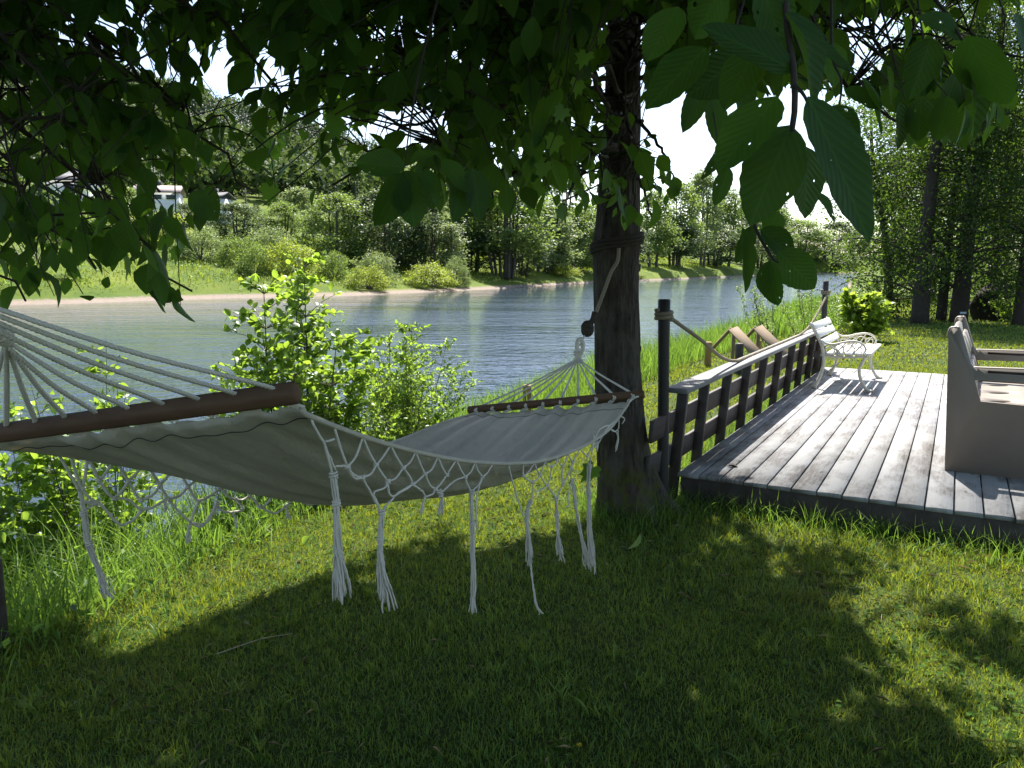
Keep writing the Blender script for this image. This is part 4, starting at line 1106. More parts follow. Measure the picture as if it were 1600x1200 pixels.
# ------------------------------------------------------------------ unseen upper crown that gives the shade
def crown_fill(ti, c, rad, n, size):
    ac = acc_up[ti]; got = 0
    while got < n:
        m = 6000
        cl = c + rvec(400) * (R.random((400, 1)) ** .4) * rad
        q = cl[R.integers(0, 400, m)] + R.normal(size=(m, 3)) * .22
        ok = (q[:, 2] > 1.9)
        x, y, d = proj(q); ok &= ~((d > -.2) & (x > -150) & (x < 1750) & (y > -35) & (y < 1300))
        ok &= np.linalg.norm(q - A(0, 0, 1.6), axis=1) > .8
        q = q[ok]; D = nrm(R.normal(size=q.shape) + A(0, 0, -.5)); k_ = ~(lit_from(q, .012) | lit_from(q + D * size, .012)); q = q[k_]; D = D[k_]
        for o_ in OPEN:
            w_ = q - o_[0]; tt_ = w_ @ S; k_ = ~((tt_ > .05) & (np.linalg.norm(w_ - tt_[:, None] * S, axis=1) < o_[1]) & (R.random(len(q)) > .12)); q = q[k_]; D = D[k_]
        N = nrm(A(0, 0, 1) + R.normal(size=q.shape) * .5)
        emit(ac, q, D, N, size * R.uniform(.7, 1.2, len(q))); got += len(q)
DAP = [(gp(R.uniform(930, 1590), R.uniform(850, 1160)), R.uniform(.06, .13)) for _ in range(26)] + [(gp(R.uniform(1150, 1600), R.uniform(850, 1190)), R.uniform(.06, .15)) for _ in range(20)] + [(at(835, 688, 3.4), .07), (at(682, 700, 2.9), .06), (at(948, 660, 3.75), .07), (at(700, 690, 3.3), .05), (at(570, 690, 2.2), .04)] + [(gp(R.uniform(250, 900), R.uniform(900, 1150)), R.uniform(.05, .08)) for _ in range(7)]  # gaps cut through the unseen crown along sun rays, for small sun spots
OPEN = DAP + [(at(*q), r_) for q, r_ in (((470, 215, 3.5), .34), ((440, 240, 3.8), .3), ((560, 230, 3.6), .25), ((860, 350, 3.7), .3), ((1040, 310, 4.3), .3), ((1420, 165, 2.6), .34), ((1330, 130, 3.6), .35), ((310, 40, 3.0), .25), ((1160, 20, 3.2), .3), ((960, 210, 4.2), .22), ((90, 60, 3.0), .2), ((700, 230, 3.8), .22), ((1480, 200, 1.5), .2), ((1380, 20, 3.5), .35))]  # wider crown gaps shaped to let sun onto these visible leaf clusters
acc_up = {0: dict(P=[], D=[], N=[], L=[]), 1: dict(P=[], D=[], N=[], L=[])}
crown_fill(0, A(.3, 4.0, 5.3), A(4.4, 4.8, 2.9), 34000, .19)
for q_ in ((215, 1140), (120, 1060), (330, 1120), (1060, 1010), (1000, 930), (1120, 1120)):
    g0 = gp(*q_); crown_fill(0 if q_[0] > 500 else 1, g0 + S * (4.3 / S[2]), A(.9, .9, .7), 1300, .19)  # extra unseen leaf clumps added on the sun ray to shade these ground spots
crown_fill(1, A(-2.4, .9, 4.7), A(3.4, 3.4, 2.3), 14000, .19)

# ------------------------------------------------------------------ big close leaves hanging near the viewer
def hang(mb, bx_, by_, tx, ty, Y, wpx, tilt=.0, dY=.0, tpl=T_HI):
    b_ = at(bx_, by_, Y); t_ = at(tx, ty, Y + dY); L = np.linalg.norm(t_ - b_); D = (t_ - b_) / L
    N = nrm(A(tilt * 2.2 + R.normal() * .2, -.7 + R.normal() * .2, .5 + R.normal() * .25))
    N = nrm(N - D * np.dot(N, D)); W = wpx / FPX * Y / L
    leaves(mb, b_[None], D[None], N[None], L, W, tpl)
near = MB(); nst = MB()
for a in [(1214, 150, 1118, 268, .78, 98), (1262, 150, 1368, 378, .72, 104), (1236, 195, 1172, 352, .80, 92), (1258, 228, 1262, 342, .84, 76), (1242, 110, 1098, 36, .86, 62), (1226, 20, 1300, 150, .9, 86),
          (1104, 74, 1006, 168, 1.0, 92), (1160, 355, 1172, 458, .92, 27), (1188, 358, 1250, 408, .9, 42), (1216, 392, 1274, 452, .88, 58), (1203, 406, 1209, 484, .86, 42), (1140, 262, 1116, 322, 1.1, 28), (1178, 352, 1150, 412, .95, 26),
          (1305, 250, 1345, 340, .95, 50), (1295, 180, 1330, 300, .9, 58), (1190, 60, 1130, 170, .95, 72), (1250, 60, 1340, 110, .95, 66), (1160, 90, 1075, 150, 1.1, 66), (1270, 300, 1310, 345, 1.0, 36), (1215, 330, 1200, 372, 1.0, 34), (1100, 130, 1068, 205, 1.5, 36), (1112, 150, 1128, 232, 1.45, 34), (1085, 105, 1050, 150, 1.6, 34), (1125, 225, 1100, 282, 1.4, 30), (1290, 170, 1352, 225, 1.2, 44), (1320, 140, 1382, 168, 1.3, 40), (1345, 120, 1388, 205, 1.3, 40), (1280, 270, 1322, 300, 1.2, 34), (1150, 180, 1122, 240, 1.3, 40), (1140, 110, 1180, 190, 1.3, 46),
          (1060, 10, 1010, 95, 1.1, 62), (1130, -20, 1080, 60, 1.0, 66), (1190, -20, 1230, 80, .95, 66)]:
    hang(near, *a, R.normal() * .25, R.normal() * .012)
for a in [(632, 262, 553, 250, 1.7, 46), (626, 270, 594, 358, 1.7, 58), (634, 266, 648, 352, 1.75, 62), (642, 258, 682, 230, 1.75, 30), (652, 266, 690, 322, 1.7, 60), (720, 285, 712, 345, 1.8, 40), (738, 262, 752, 345, 1.8, 52), (690, 250, 735, 300, 1.75, 50), (640, 270, 612, 320, 1.8, 40),
          (1512, 55, 1572, 168, 1.15, 88), (1506, 90, 1548, 214, 1.2, 60), (1455, 60, 1425, 150, 1.2, 50), (1500, 60, 1440, 20, 1.2, 52), (1480, 150, 1465, 222, 1.35, 40), (1560, 110, 1545, 218, 1.3, 46), (1590, 20, 1610, 95, 1.1, 58), (1440, 150, 1435, 222, 1.4, 46), (1405, 160, 1410, 235, 1.4, 44),
          (260, 330, 232, 395, 2.2, 44), (300, 300, 332, 345, 2.3, 36), (240, 430, 252, 492, 2.4, 34), (225, 440, 285, 470, 2.4, 40), (270, 455, 292, 508, 2.4, 30), (120, 360, 130, 415, 2.4, 34), (330, 290, 333, 348, 2.4, 30), (90, 380, 60, 430, 2.3, 30), (190, 350, 170, 420, 2.3, 40)]:
    hang(near, *a, R.normal() * .25, R.normal() * .02)
def nstem(pts, r0, r1): tube(nst, smooth_path([at(*q) for q in pts], 24), np.linspace(r0, r1, 24), 6, cap=False)
nstem([(1232, -62, 1.05), (1228, 20, .93), (1240, 110, .85), (1238, 200, .8), (1205, 290, .86), (1178, 345, .92), (1205, 400, .88), (1216, 410, .87)], .0042, .0012)
nstem([(1238, 105, .86), (1180, 60, .92), (1110, 70, 1.0)], .0022, .001); nstem([(1240, 130, .84), (1262, 160, .74), (1290, 240, .85), (1300, 255, .95)], .002, .001)
nstem([(1180, -60, 2.0), (1150, 40, 1.5), (1112, 120, 1.48), (1120, 215, 1.42)], .003, .001); nstem([(1300, -40, 1.7), (1300, 80, 1.35), (1315, 140, 1.28), (1285, 265, 1.2)], .003, .001); nstem([(1302, 100, 1.33), (1345, 118, 1.3)], .0016, .001)
nstem([(700, -60, 2.2), (660, 90, 1.9), (640, 200, 1.78), (632, 262, 1.72)], .004, .0012); nstem([(650, 150, 1.85), (700, 225, 1.8), (735, 270, 1.8)], .002, .001)
nstem([(1400, -60, 1.7), (1470, 10, 1.3), (1508, 70, 1.18), (1550, 120, 1.25)], .0035, .001); nstem([(1430, -30, 1.6), (1450, 100, 1.35), (1480, 150, 1.35)], .002, .001)
near.build('close_leaves', M['leaf_near'], tree, smooth=True)
V = nst

def flush(ac, name, mat, parent, tpls, W, smooth=True):
    mb = MB(); P = np.vstack(ac['P']); leaves(mb, P, np.vstack(ac['D']), np.vstack(ac['N']), np.concatenate(ac['L']), W, tpls); print(name, len(P))
    return mb.build(name, mat, parent, smooth)
for ti, tr in ((0, tree), (1, tree2)):
    if ti == 0:
        mbs[0].v += nst.v; mbs[0].f += [f + mbs[0].n for f in nst.f]; mbs[0].r += nst.r; mbs[0].n += nst.n
    mbs[ti].build('branches', M['twig'], tr, smooth=True)
    flush(acc[ti], 'foliage', M['leaf'], tr, T_MID, R.uniform(.5, .82, sum(len(q) for q in acc[ti]['L'])))
    flush(acc_up[ti], 'crown', M['leaf'], tr, T_LO, .66, False)
flush(map_acc, 'bright_leaves', M['maple'], tree, T_MAPLE, 1.0, False)
# ------------------------------------------------------------------ near shrubs
def shrub(name, label, cat, base, hgt, wid, stems, mat, lsz, ntw, W=.62, tpl=T_LO, tl=(.25, .6), lean=(0, 0), r0=.012, nl=(6, 11), group=None, up=.5, stemmat='stem', low=.15):
    bz = float(zt(base[0], base[1])); base = A(base[0], base[1], bz)
    t = thing(name, label, cat, base, 0, group)
    sm_, fm = MB(), MB(); SP = []
    for s in range(stems):
        a = R.random() * 2 * pi; q = wid * .5 * math.sqrt(R.random()); h = hgt * (1 - .45 * (q / (wid * .5)) ** 1.5) * R.uniform(.82, 1)
        top = base + A(math.cos(a) * q + lean[0] * h, math.sin(a) * q + lean[1] * h, h); b0 = base + A(math.cos(a), math.sin(a), 0) * q * .18 - A(0, 0, .05)
        P = smooth_path([b0, b0 + (top - b0) * .45 + A(math.cos(a), math.sin(a), 0) * q * .12 + R.normal(size=3) * .03, top], 18)
        tube(sm_, P, np.linspace(r0, r0 * .2, 18), 6); SP.append(P)
    Pa, Da, Na, La = [], [], [], []
    for k_ in range(ntw):
        P = SP[R.integers(len(SP))]; f = R.uniform(low, 1.0) ** .8; j = min(17, int(f * 17)); b_ = P[j]
        ln = R.uniform(*tl) * (1.3 - .85 * f)
        a = R.random() * 2 * pi; d = nrm(A(math.cos(a), math.sin(a), R.uniform(.1, 1.0) * up * 1.6))
        e = b_ + d * ln + A(0, 0, -.06 * ln); Q = smooth_path([b_, b_ + d * ln * .5 + A(0, 0, .04 * ln), e], 5)
        tube(sm_, Q, np.linspace(r0 * .3, .0012, 5), 4, cap=False)
        n = R.integers(*nl); ts = np.sort(R.uniform(.15, 1, n))
        C = np.stack([np.interp(ts, np.linspace(0, 1, 5), Q[:, i]) for i in range(3)], 1)
        Pa.append(C); Da.append(nrm(d * .6 + R.normal(size=(n, 3)) * .6 + A(0, 0, .1))); Na.append(nrm(A(0, 0, 1) + R.normal(size=(n, 3)) * .55)); La.append(lsz * R.uniform(.6, 1.15, n))
    leaves(fm, np.vstack(Pa), np.vstack(Da), np.vstack(Na), np.concatenate(La), W, tpl)
    sm_.build('stems', M[stemmat], t, smooth=True); fm.build('foliage', M[mat], t, smooth=tpl is not T_LO)
    return t
b_ = at(465, 640, 6.6)
shrub('alder_sapling', 'young leafy alder sapling rising behind the hammock spreader bar at the water edge', 'shrub', (b_[0], b_[1]), 2.5, 1.35, 9, 'shrub', .07, 640, .8, T_MID[:3], (.35, .62), (0, 0), .013, (6, 11), None, .5, 'stem', .12)
b_ = at(635, 640, 7.6)
shrub('willow_shrub', 'low rounded sunny shrub between the alder sapling and the far spreader bar', 'shrub', (b_[0], b_[1]), 1.55, 1.45, 18, 'shrub', .05, 800, .6, T_LO, (.2, .42), (0, 0), .007, (7, 12), None, .7, 'stem', .05)
b_ = at(575, 660, 6.7)
shrub('willow_shrub', 'small pale leafed bush filling the gap right under the alder sapling', 'shrub', (b_[0], b_[1]), 1.0, 1.1, 12, 'shrub', .045, 300, .6, T_LO, (.18, .4), (0, 0), .006, (6, 11), None, .7)
b_ = at(50, 760, 5.3)
shrub('hazel_shrub', 'broad leafed bush glowing green behind the left hammock cords', 'shrub', (b_[0], b_[1]), 2.0, 1.7, 16, 'shrub', .075, 520, .82, T_MID[:3], (.25, .5), (0, 0), .008, (5, 9), None, .55, 'stem', .1)
b_ = at(-70, 760, 4.9)
shrub('hazel_shrub', 'dim broad leafed bush cut by the left picture edge below the cords', 'shrub', (b_[0] - .1, b_[1]), 2.0, 1.3, 12, 'shrub', .07, 330, .82, T_MID[:3], (.22, .45), (0, 0), .008, (5, 9), None, .55)
b_ = at(180, 560, 5.3)
shrub('hazel_shrub', 'sparse leafy sapling reaching over the water between the hammock cords', 'shrub', (b_[0] - .2, b_[1]), 2.25, 1.0, 7, 'shrub', .066, 190, .8, T_MID[:3], (.2, .42), (0, 0), .007, (4, 7))
for (px, py, Y, h, w, n, lab) in ((1205, 540, 15.0, 1.75, 1.7, 9, 'wispy upright willow shoots behind the railing and sagging rope'), (1265, 530, 15.5, 2.0, 1.2, 7, 'tall wispy willow shoots behind the bench back and far pole')):
    b_ = at(px, py, Y)
    shrub('willow_shoots', lab, 'shrub', (b_[0], b_[1]), h, w, n, 'willow', .065, 150, .36, T_LO, (.1, .24), (-.12, 0), .008, (7, 12), None, .9, 'stem', .1)
b_ = at(1348, 525, 17.2)
shrub('maple_bush', 'bright yellow green young maple bush at the lawn edge right of the white bench', 'shrub', (b_[0], b_[1]), 1.6, 1.05, 8, 'maple_bush', .14, 280, 1.0, T_MAPLE, (.15, .4), (0, 0), .01, (5, 8))
b_ = at(1330, 520, 19.0)
shrub('willow_shrub', 'loose grey green scrub behind the bright maple bush', 'shrub', (b_[0], b_[1]), 1.3, 2.0, 14, 'willow', .07, 320, .5, T_LO, (.2, .5), (0, 0), .008, (6, 10), None, .7)
b_ = at(1590, 520, 23)
shrub('willow_shrub', 'sunlit low bush behind the garden seat before the dark trees', 'shrub', (b_[0], b_[1]), 1.1, 1.8, 14, 'shrub', .08, 260, .6, T_LO, (.2, .5), (0, 0), .008, (6, 10), None, .7)
b_ = at(1140, 600, 12.6)

# ------------------------------------------------------------------ trees: prototypes, then copies
def crown_leaves(mb, clumps, per, size, spread, W=.8, up=.4):
    n = len(clumps) * per
    C = np.repeat(clumps, per, 0); P = C + R.normal(size=(n, 3)) * spread
    c0 = clumps.mean(0)
    N = nrm(nrm(P - c0) * .5 + A(0, 0, up) + R.normal(size=(n, 3)) * .6); D = nrm(R.normal(size=(n, 3)) + A(0, 0, -.2))
    leaves(mb, P, D, N, size * R.uniform(.6, 1.2, n), W, T_LO, np.clip(np.repeat(R.random(len(clumps)), per) * .6 + R.random(n) * .4, 0, 1))
def proto(kind):
    tr, cr = MB(), MB()
    if kind in ('round', 'grove', 'slender', 'tall'):
        H = 10.0; rw, z0 = {'round': (3.4, 1.0), 'grove': (3.0, 2.6), 'slender': (1.3, 1.0), 'tall': (2.3, 2.0)}[kind]
        nst_ = {'round': 3, 'grove': 9, 'slender': 1, 'tall': 2}[kind]; stems = []
        for s in range(nst_):
            a = R.random() * 2 * pi; q = rw * .5 * math.sqrt(R.random()) * (0 if nst_ == 1 else 1)
            P = smooth_path([A(math.cos(a) * q * .5, math.sin(a) * q * .5, -.3), A(math.cos(a) * q * .8, math.sin(a) * q * .8, H * .4), A(math.cos(a) * q, math.sin(a) * q, H * R.uniform(.8, .97))], 12)
            tube(tr, P, np.linspace(.17 if nst_ < 4 else .11, .03, 12), 7); stems.append(P)
        nb = {'round': 120, 'grove': 95, 'slender': 55, 'tall': 85}[kind]; cl = []
        while len(cl) < nb:
            f = R.random(); z = z0 + (H - z0) * f
            env = rw * (math.sin(pi * min(1, .12 + .86 * f ** .8)) ** .65) * (1 + .22 * math.sin(f * 17 + len(cl)))
            a = R.random() * 2 * pi; q = env * R.uniform(.35, 1) ** .6
            cl.append((math.cos(a) * q, math.sin(a) * q, z))
        cl = np.array(cl)
        for c_ in cl[::3]:
            P = stems[R.integers(len(stems))]; b_ = P[min(11, int(np.clip((c_[2] - 1.2) / H, 0, 1) * 11))]
            tube(tr, smooth_path([b_, (b_ + c_) / 2 + A(0, 0, .15), c_], 5), np.linspace(.04, .01, 5), 4, cap=False)
        crown_leaves(cr, cl, 75, .27, A(.42, .42, .34), .85)
    elif kind == 'bush':
        H = 3.0; cl = []
        for s in range(70):
            a = R.random() * 2 * pi; e = math.asin(R.random()); q = R.uniform(.6, 1)
            cl.append((2.0 * math.cos(a) * math.cos(e) * q, 2.0 * math.sin(a) * math.cos(e) * q, .15 + 2.6 * math.sin(e) * q * R.uniform(.85, 1.1)))
        cl = np.array(cl)
        for c_ in cl[::4]: tube(tr, [A(0, 0, -.1), c_ * .5, c_], [.05, .03, .01], 5, cap=False)
        crown_leaves(cr, cl, 70, .17, A(.26, .26, .22), .7)
    elif kind == 'spruce':
        H = 10.0; tube(tr, [A(0, 0, -.2), A(0, 0, H * .98)], [.16, .02], 7); P, D, N, L = [], [], [], []
        for z in np.arange(.6, H, .3):
            rr = 2.0 * (1 - z / H) ** .85 + .08; m = int(10 + rr * 6)
            for a in R.random(m) * 2 * pi:
                for f in (.35, .7, 1):
                    d = A(math.cos(a), math.sin(a), -.35); P.append(A(0, 0, z) + d * rr * f * R.uniform(.8, 1.1)); D.append(d + R.normal(size=3) * .3); N.append(A(0, 0, 1) + R.normal(size=3) * .3); L.append(.4 * R.uniform(.6, 1.1))
        leaves(cr, np.array(P), np.array(D), nrm(np.array(N)), np.array(L), .5, T_LO)
    return tr, cr
PM = {}
def put(kind, mat, x, y, h, wf, label, name='broadleaf_tree', cat='tree', group='trees along the far bank', rot=None, z=None):
    key = (kind, mat, int(R.integers(2)) if kind in ('round', 'tall', 'bush') else 0)
    z = float(zt(x, y)) if z is None else z
    base = 3.0 if kind == 'bush' else 10.0
    t = thing(name, label, cat, (x, y, z - .05), R.random() * 6.28 if rot is None else rot, group)
    s_ = h / base; t.scale = (s_ * wf, s_ * wf, s_)
    if key not in PM:
        tr, cr = proto(kind)
        a = tr.build('stems' if kind in ('bush', 'grove') else 'trunk', M['stem'], t, smooth=True, local=True); c_ = cr.build('crown', M[mat], t, local=True); PM[key] = (a, c_)
    else:
        for o in PM[key]:
            c_ = o.copy(); col.objects.link(c_); c_.parent = t
    return t
def pxtree(kind, mat, px, py_top, Y, wpx, label, **kw):
    sy_ = float(np.interp(px, [q[0] for q in shore_px], [gp(*q, WATER)[1] for q in shore_px])); Y = max(Y, sy_ * (1.07 if px > 980 else 1.03) + (3 if kind == 'bush' else 9)) if px > 740 else Y
    p = at(px, 430, Y); z = float(zt(p[0], Y)); top = at(px, py_top, Y)[2]; h = top - z
    base_w = {'round': 6.6, 'grove': 6, 'slender': 2.8, 'tall': 4.6, 'bush': 4.4, 'spruce': 4}[kind]; base = 3.0 if kind == 'bush' else 10.0
    wf = (wpx / FPX * Y) / (base_w * h / base)
    return put(kind, mat, p[0], Y, h, wf, label, **kw)
FB = 'bushes on the far meadow'
for a in [
 ('round', 'far_dark', 600, 300, 104, 130, 'broad dark round tree behind the sunny bushes on the far bank'),
 ('round', 'far_mid', 525, 306, 100, 110, 'round tree with sunlit top left of the broad dark tree'),
 ('round', 'far_dark', 668, 318, 108, 100, 'shadowy dark tree right of the broad dark round tree'),
 ('slender', 'far_pale', 706, 352, 104, 40, 'slim pale grey green tree standing in front of the dark wood'),
 ('grove', 'far_mid', 790, 285, 112, 150, 'grove of thin dark stems close to the far water edge'),
 ('tall', 'far_mid', 738, 262, 126, 100, 'tall leafy tree rising behind the slim pale tree'),
 ('tall', 'far_pale', 655, 262, 128, 90, 'pale topped tree rising behind the shadowy dark tree'),
 ('slender', 'far_dark', 862, 342, 122, 44, 'single slim dark trunk tree on the far grass left of the big trunk'),
 ('round', 'far_pale', 845, 318, 140, 110, 'pale billowing tree behind the slim dark trunk tree'),
 ('round', 'far_mid', 905, 330, 146, 100, 'rounded leafy tree half hidden by the left side of the big trunk'),
 ('tall', 'far_mid', 880, 270, 165, 90, 'tall tree seen under the leaves left of the big trunk'),
 ('round', 'far_dark', 960, 330, 168, 110, 'far bank tree hidden behind the big trunk and its rope'),
 ('tall', 'far_mid', 1022, 302, 178, 70, 'leafy tree just right of the big trunk across the river'),
 ('tall', 'far_mid', 1062, 290, 186, 64, 'upright tree across the river above the near rope pole'),
 ('tall', 'far_pale', 1094, 272, 196, 60, 'tallest wispy pale tree across the river'),
 ('grove', 'far_dark', 1050, 350, 182, 90, 'low dark thicket at the water line above the rope pole'),
 ('tall', 'far_mid', 1130, 298, 204, 64, 'leafy tree right of the tallest wispy tree'),
 ('round', 'far_dark', 1112, 352, 206, 90, 'dark understorey tree below the tallest wispy tree'),
 ('tall', 'far_pale', 1168, 312, 226, 56, 'pale tree partly behind the hanging close leaves'),
 ('round', 'far_dark', 1185, 350, 236, 90, 'dark tree behind the hanging curled leaf'),
 ('tall', 'far_mid', 1208, 322, 248, 56, 'tree showing through the holes of the hanging leaves'),
 ('round', 'far_mid', 1250, 345, 262, 90, 'far bank tree nearest the dark lawn trees'),
 ('round', 'far_dark', 1300, 350, 290, 100, 'far bank tree behind the dark lawn trees'),
]: pxtree(*a)
for a in [
 ('round', 'far_dark', 560, 322, 122, 100, 'dark tree filling the gap behind the sunlit topped round tree'),
 ('grove', 'far_dark', 640, 345, 116, 120, 'dark stemmed thicket in the shade of the far wood'),
 ('round', 'far_dark', 735, 335, 122, 90, 'dark tree in the shade behind the slim pale tree'),
 ('round', 'far_dark', 815, 352, 128, 90, 'dark tree behind the thin stems of the grove'),
 ('round', 'far_dark', 930, 365, 175, 90, 'dark low tree left beside the big trunk across the water'),
]: pxtree(*a)
pxtree('spruce', 'spruce', 1222, 306, 255, 24, 'lone dark pointed spruce seen between hanging leaves', name='spruce_tree', group=None)
for px, tp, Y, lab in ((528, 288, 175, 'dark spruce above the sunlit topped round tree'), (560, 282, 190, 'dark spruce right of the other spruces on the slope'), (498, 305, 165, 'short dark spruce left of the spruces on the slope'), (405, 318, 150, 'dark spruce beside the thin utility pole')):
    pxtree('spruce', 'spruce', px, tp, Y, 34, lab, name='spruce_tree', group='spruces on the far slope')
for a in [
 ('bush', 'far_pale', 315, 352, 88, 90, 'pale grey green bush, leftmost of the sunny row on the meadow'),
 ('bush', 'far_mid', 372, 362, 86, 70, 'darker bush between the pale bushes on the meadow'),
 ('bush', 'far_pale', 425, 350, 96, 90, 'pale bush behind the bright dome bush'),
 ('bush', 'far_bright', 452, 366, 82, 98, 'large bright yellow green dome bush behind the alder sapling top'),
 ('bush', 'far_mid', 398, 376, 80, 62, 'small dome bush touching the left of the bright dome bush'),
 ('bush', 'far_mid', 522, 388, 84, 60, 'green dome bush right of the alder sapling top'),
 ('bush', 'far_pale', 590, 389, 88, 72, 'pale green dome bush before the broad dark tree'),
 ('bush', 'far_bright', 574, 412, 82, 76, 'bright low bush nearest the pink mud shore'),
 ('bush', 'far_bright', 672, 408, 92, 92, 'bright feathery bush at the foot of the slim pale tree'),
 ('bush', 'far_pale', 712, 400, 97, 50, 'pale bush beside the grove of thin stems'),
 ('bush', 'far_bright', 880, 412, 132, 60, 'low bright bush on the far grass left of the big trunk'),
 ('bush', 'far_mid', 95, 425, 66, 90, 'leafy bush on the left meadow glimpsed through the twigs'),
 ('bush', 'far_bright', 250, 322, 98, 120, 'bright bush under the white houses'),
 ('bush', 'far_mid', 130, 322, 92, 130, 'green bush below the left house'),
 ('bush', 'far_pale', 30, 380, 72, 100, 'pale bush at the left edge of the far meadow'),
]: pxtree(*a, name='meadow_bush', cat='bush', group=FB)
for a in [('round', 'far_mid', 190, 292, 112, 100, 'leafy tree between the two white houses'), ('round', 'far_dark', 300, 318, 118, 60, 'dark tree between the brown roofed house and the dark roofed house'), ('round', 'far_dark', 372, 318, 116, 80, 'dark tree right of the dark roofed house'), ('round', 'far_mid', 20, 255, 108, 120, 'leafy tree left of the big white house'), ('tall', 'far_pale', 470, 296, 140, 60, 'brownish pale tree on the slope above the bushes'), ('round', 'far_mid', 445, 318, 128, 80, 'leafy tree on the slope above the bright dome bush'),]:
    pxtree(*a, group='trees around the far houses')

# dark trees beside the lawn
def lawn_tree(px, Y, h, wid, z0, n, label, wpx, lean_=0.0, mat='alder', lsz=.10):
    p = at(px, 500, Y); x, y = p[0], Y; z = float(zt(x, y)); r0 = wpx / 2 / FPX * Y
    t = thing('alder_tree', label, 'tree', (x, y, z), 0, 'dark trees at the lawn edge')
    tr, cr = MB(), MB(); P = smooth_path([(0, 0, -.2), (lean_ * .3, .05, h * .35), (lean_, 0, h * .7), (lean_ * 1.2, .1, h)], 22)
    tube(tr, P, np.linspace(r0 * 1.25, .02, 22), 10)
    cl = []
    for k_ in range(n):
        f = R.uniform(0, 1) ** .9; zz = z0 + (h - z0) * f; j = min(21, int(zz / h * 21)); b_ = P[j]
        a = R.random() * 2 * pi; ln = wid * (1 - .62 * f) * R.uniform(.45, 1.05); up_ = R.uniform(-.25, .45)
        e = b_ + A(math.cos(a) * ln, math.sin(a) * ln, ln * up_)
        Q = smooth_path([b_, b_ + (e - b_) * .5 + A(0, 0, .12 * ln), e], 9); tube(tr, Q, np.linspace(.035 * (1.1 - f), .006, 9), 5, cap=False)
        for m in (3, 5, 6, 7, 8): cl.append(Q[m] + R.normal(size=3) * .22)
        for q in range(3):
            c_ = Q[R.integers(4, 9)]; d = nrm(R.normal(size=3) + A(0, 0, -.1)) * R.uniform(.3, .8); tube(tr, [c_, c_ + d * .5, c_ + d], [.01, .007, .003], 4, cap=False); cl.append(c_ + d)
    cl = np.array(cl); crown_leaves(cr, cl, 22, lsz, A(.24, .24, .17), .75, .6)
    tr.build('trunk', M['stem'] if False else M['twig'], t, smooth=True, local=True); cr.build('crown', M[mat], t, local=True)
for a in [(1437, 22.5, 9.5, 3.6, .9, 95, 'thick dark trunk tree at the lawn edge, leftmost of the dark trees', 22, .15), (1470, 24.0, 9.0, 2.8, 1.3, 60, 'thin trunk tree between the two thick dark trunks', 13, .3),
          (1497, 23.0, 10.5, 3.6, 1.2, 95, 'thick leaning dark trunk tree behind the garden seat back', 22, .5), (1592, 22.0, 8.5, 3.2, 1.2, 80, 'dark tree at the right picture edge behind the seat armrest', 16, .3),
          (1390, 26.0, 7.0, 3.0, .5, 70, 'low spreading dark tree reaching over the water by the maple bush', 12, -.9), (1545, 27.5, 9.5, 3.6, .6, 85, 'dark tree deeper in the wood behind the seat armrest', 15, .2)]: lawn_tree(*a)
lawn_tree(1660, 25, 10, 3.6, .8, 80, 'dark tree just cut off by the right picture edge', 15)
for a in [(1450, 38, 8.5, 4.4, .3, 70, 'sunlit green tree glimpsed behind the thick dark trunks', 14, 0, 'far_mid', .17), (1560, 42, 10, 5, .3, 75, 'sunlit green tree glimpsed far behind the garden seat', 14, 0, 'far_mid', .17), (1640, 36, 9, 4.5, .3, 70, 'sunlit green tree at the right edge behind the dark trees', 14, 0, 'far_mid', .17), (1385, 50, 8.5, 4.5, .2, 60, 'green tree on the water side behind the low spreading tree', 12, 0, 'far_dark', .2), (1510, 60, 14, 7, .2, 80, 'large green tree deepest in the right wood', 16, 0, 'far_dark', .26)]: lawn_tree(*a)
# dark boulder / stump behind the lawn
b_ = at(1548, 505, 24.5); mb = MB(); u_ = np.linspace(0, pi, 12); v_ = np.linspace(0, 2 * pi, 19)[:-1]
Vv = np.array([[math.sin(a) * math.cos(c_) * .62 * (1 + .12 * math.sin(3 * c_ + a * 4)), math.sin(a) * math.sin(c_) * .5, .75 * math.cos(a) * (1 + .08 * math.sin(5 * c_)) + .45] for a in u_ for c_ in v_])
F = np.array([[i * 18 + j, i * 18 + (j + 1) % 18, (i + 1) * 18 + (j + 1) % 18, (i + 1) * 18 + j] for i in range(11) for j in range(18)])
mb.add(Vv, F, .5); o = mb.build('boulder', M['stone'], smooth=True); o.location = (b_[0], b_[1], float(zt(b_[0], b_[1])) - .1); tag(o, 'large dark boulder under the dark trees behind the seat', 'boulder')

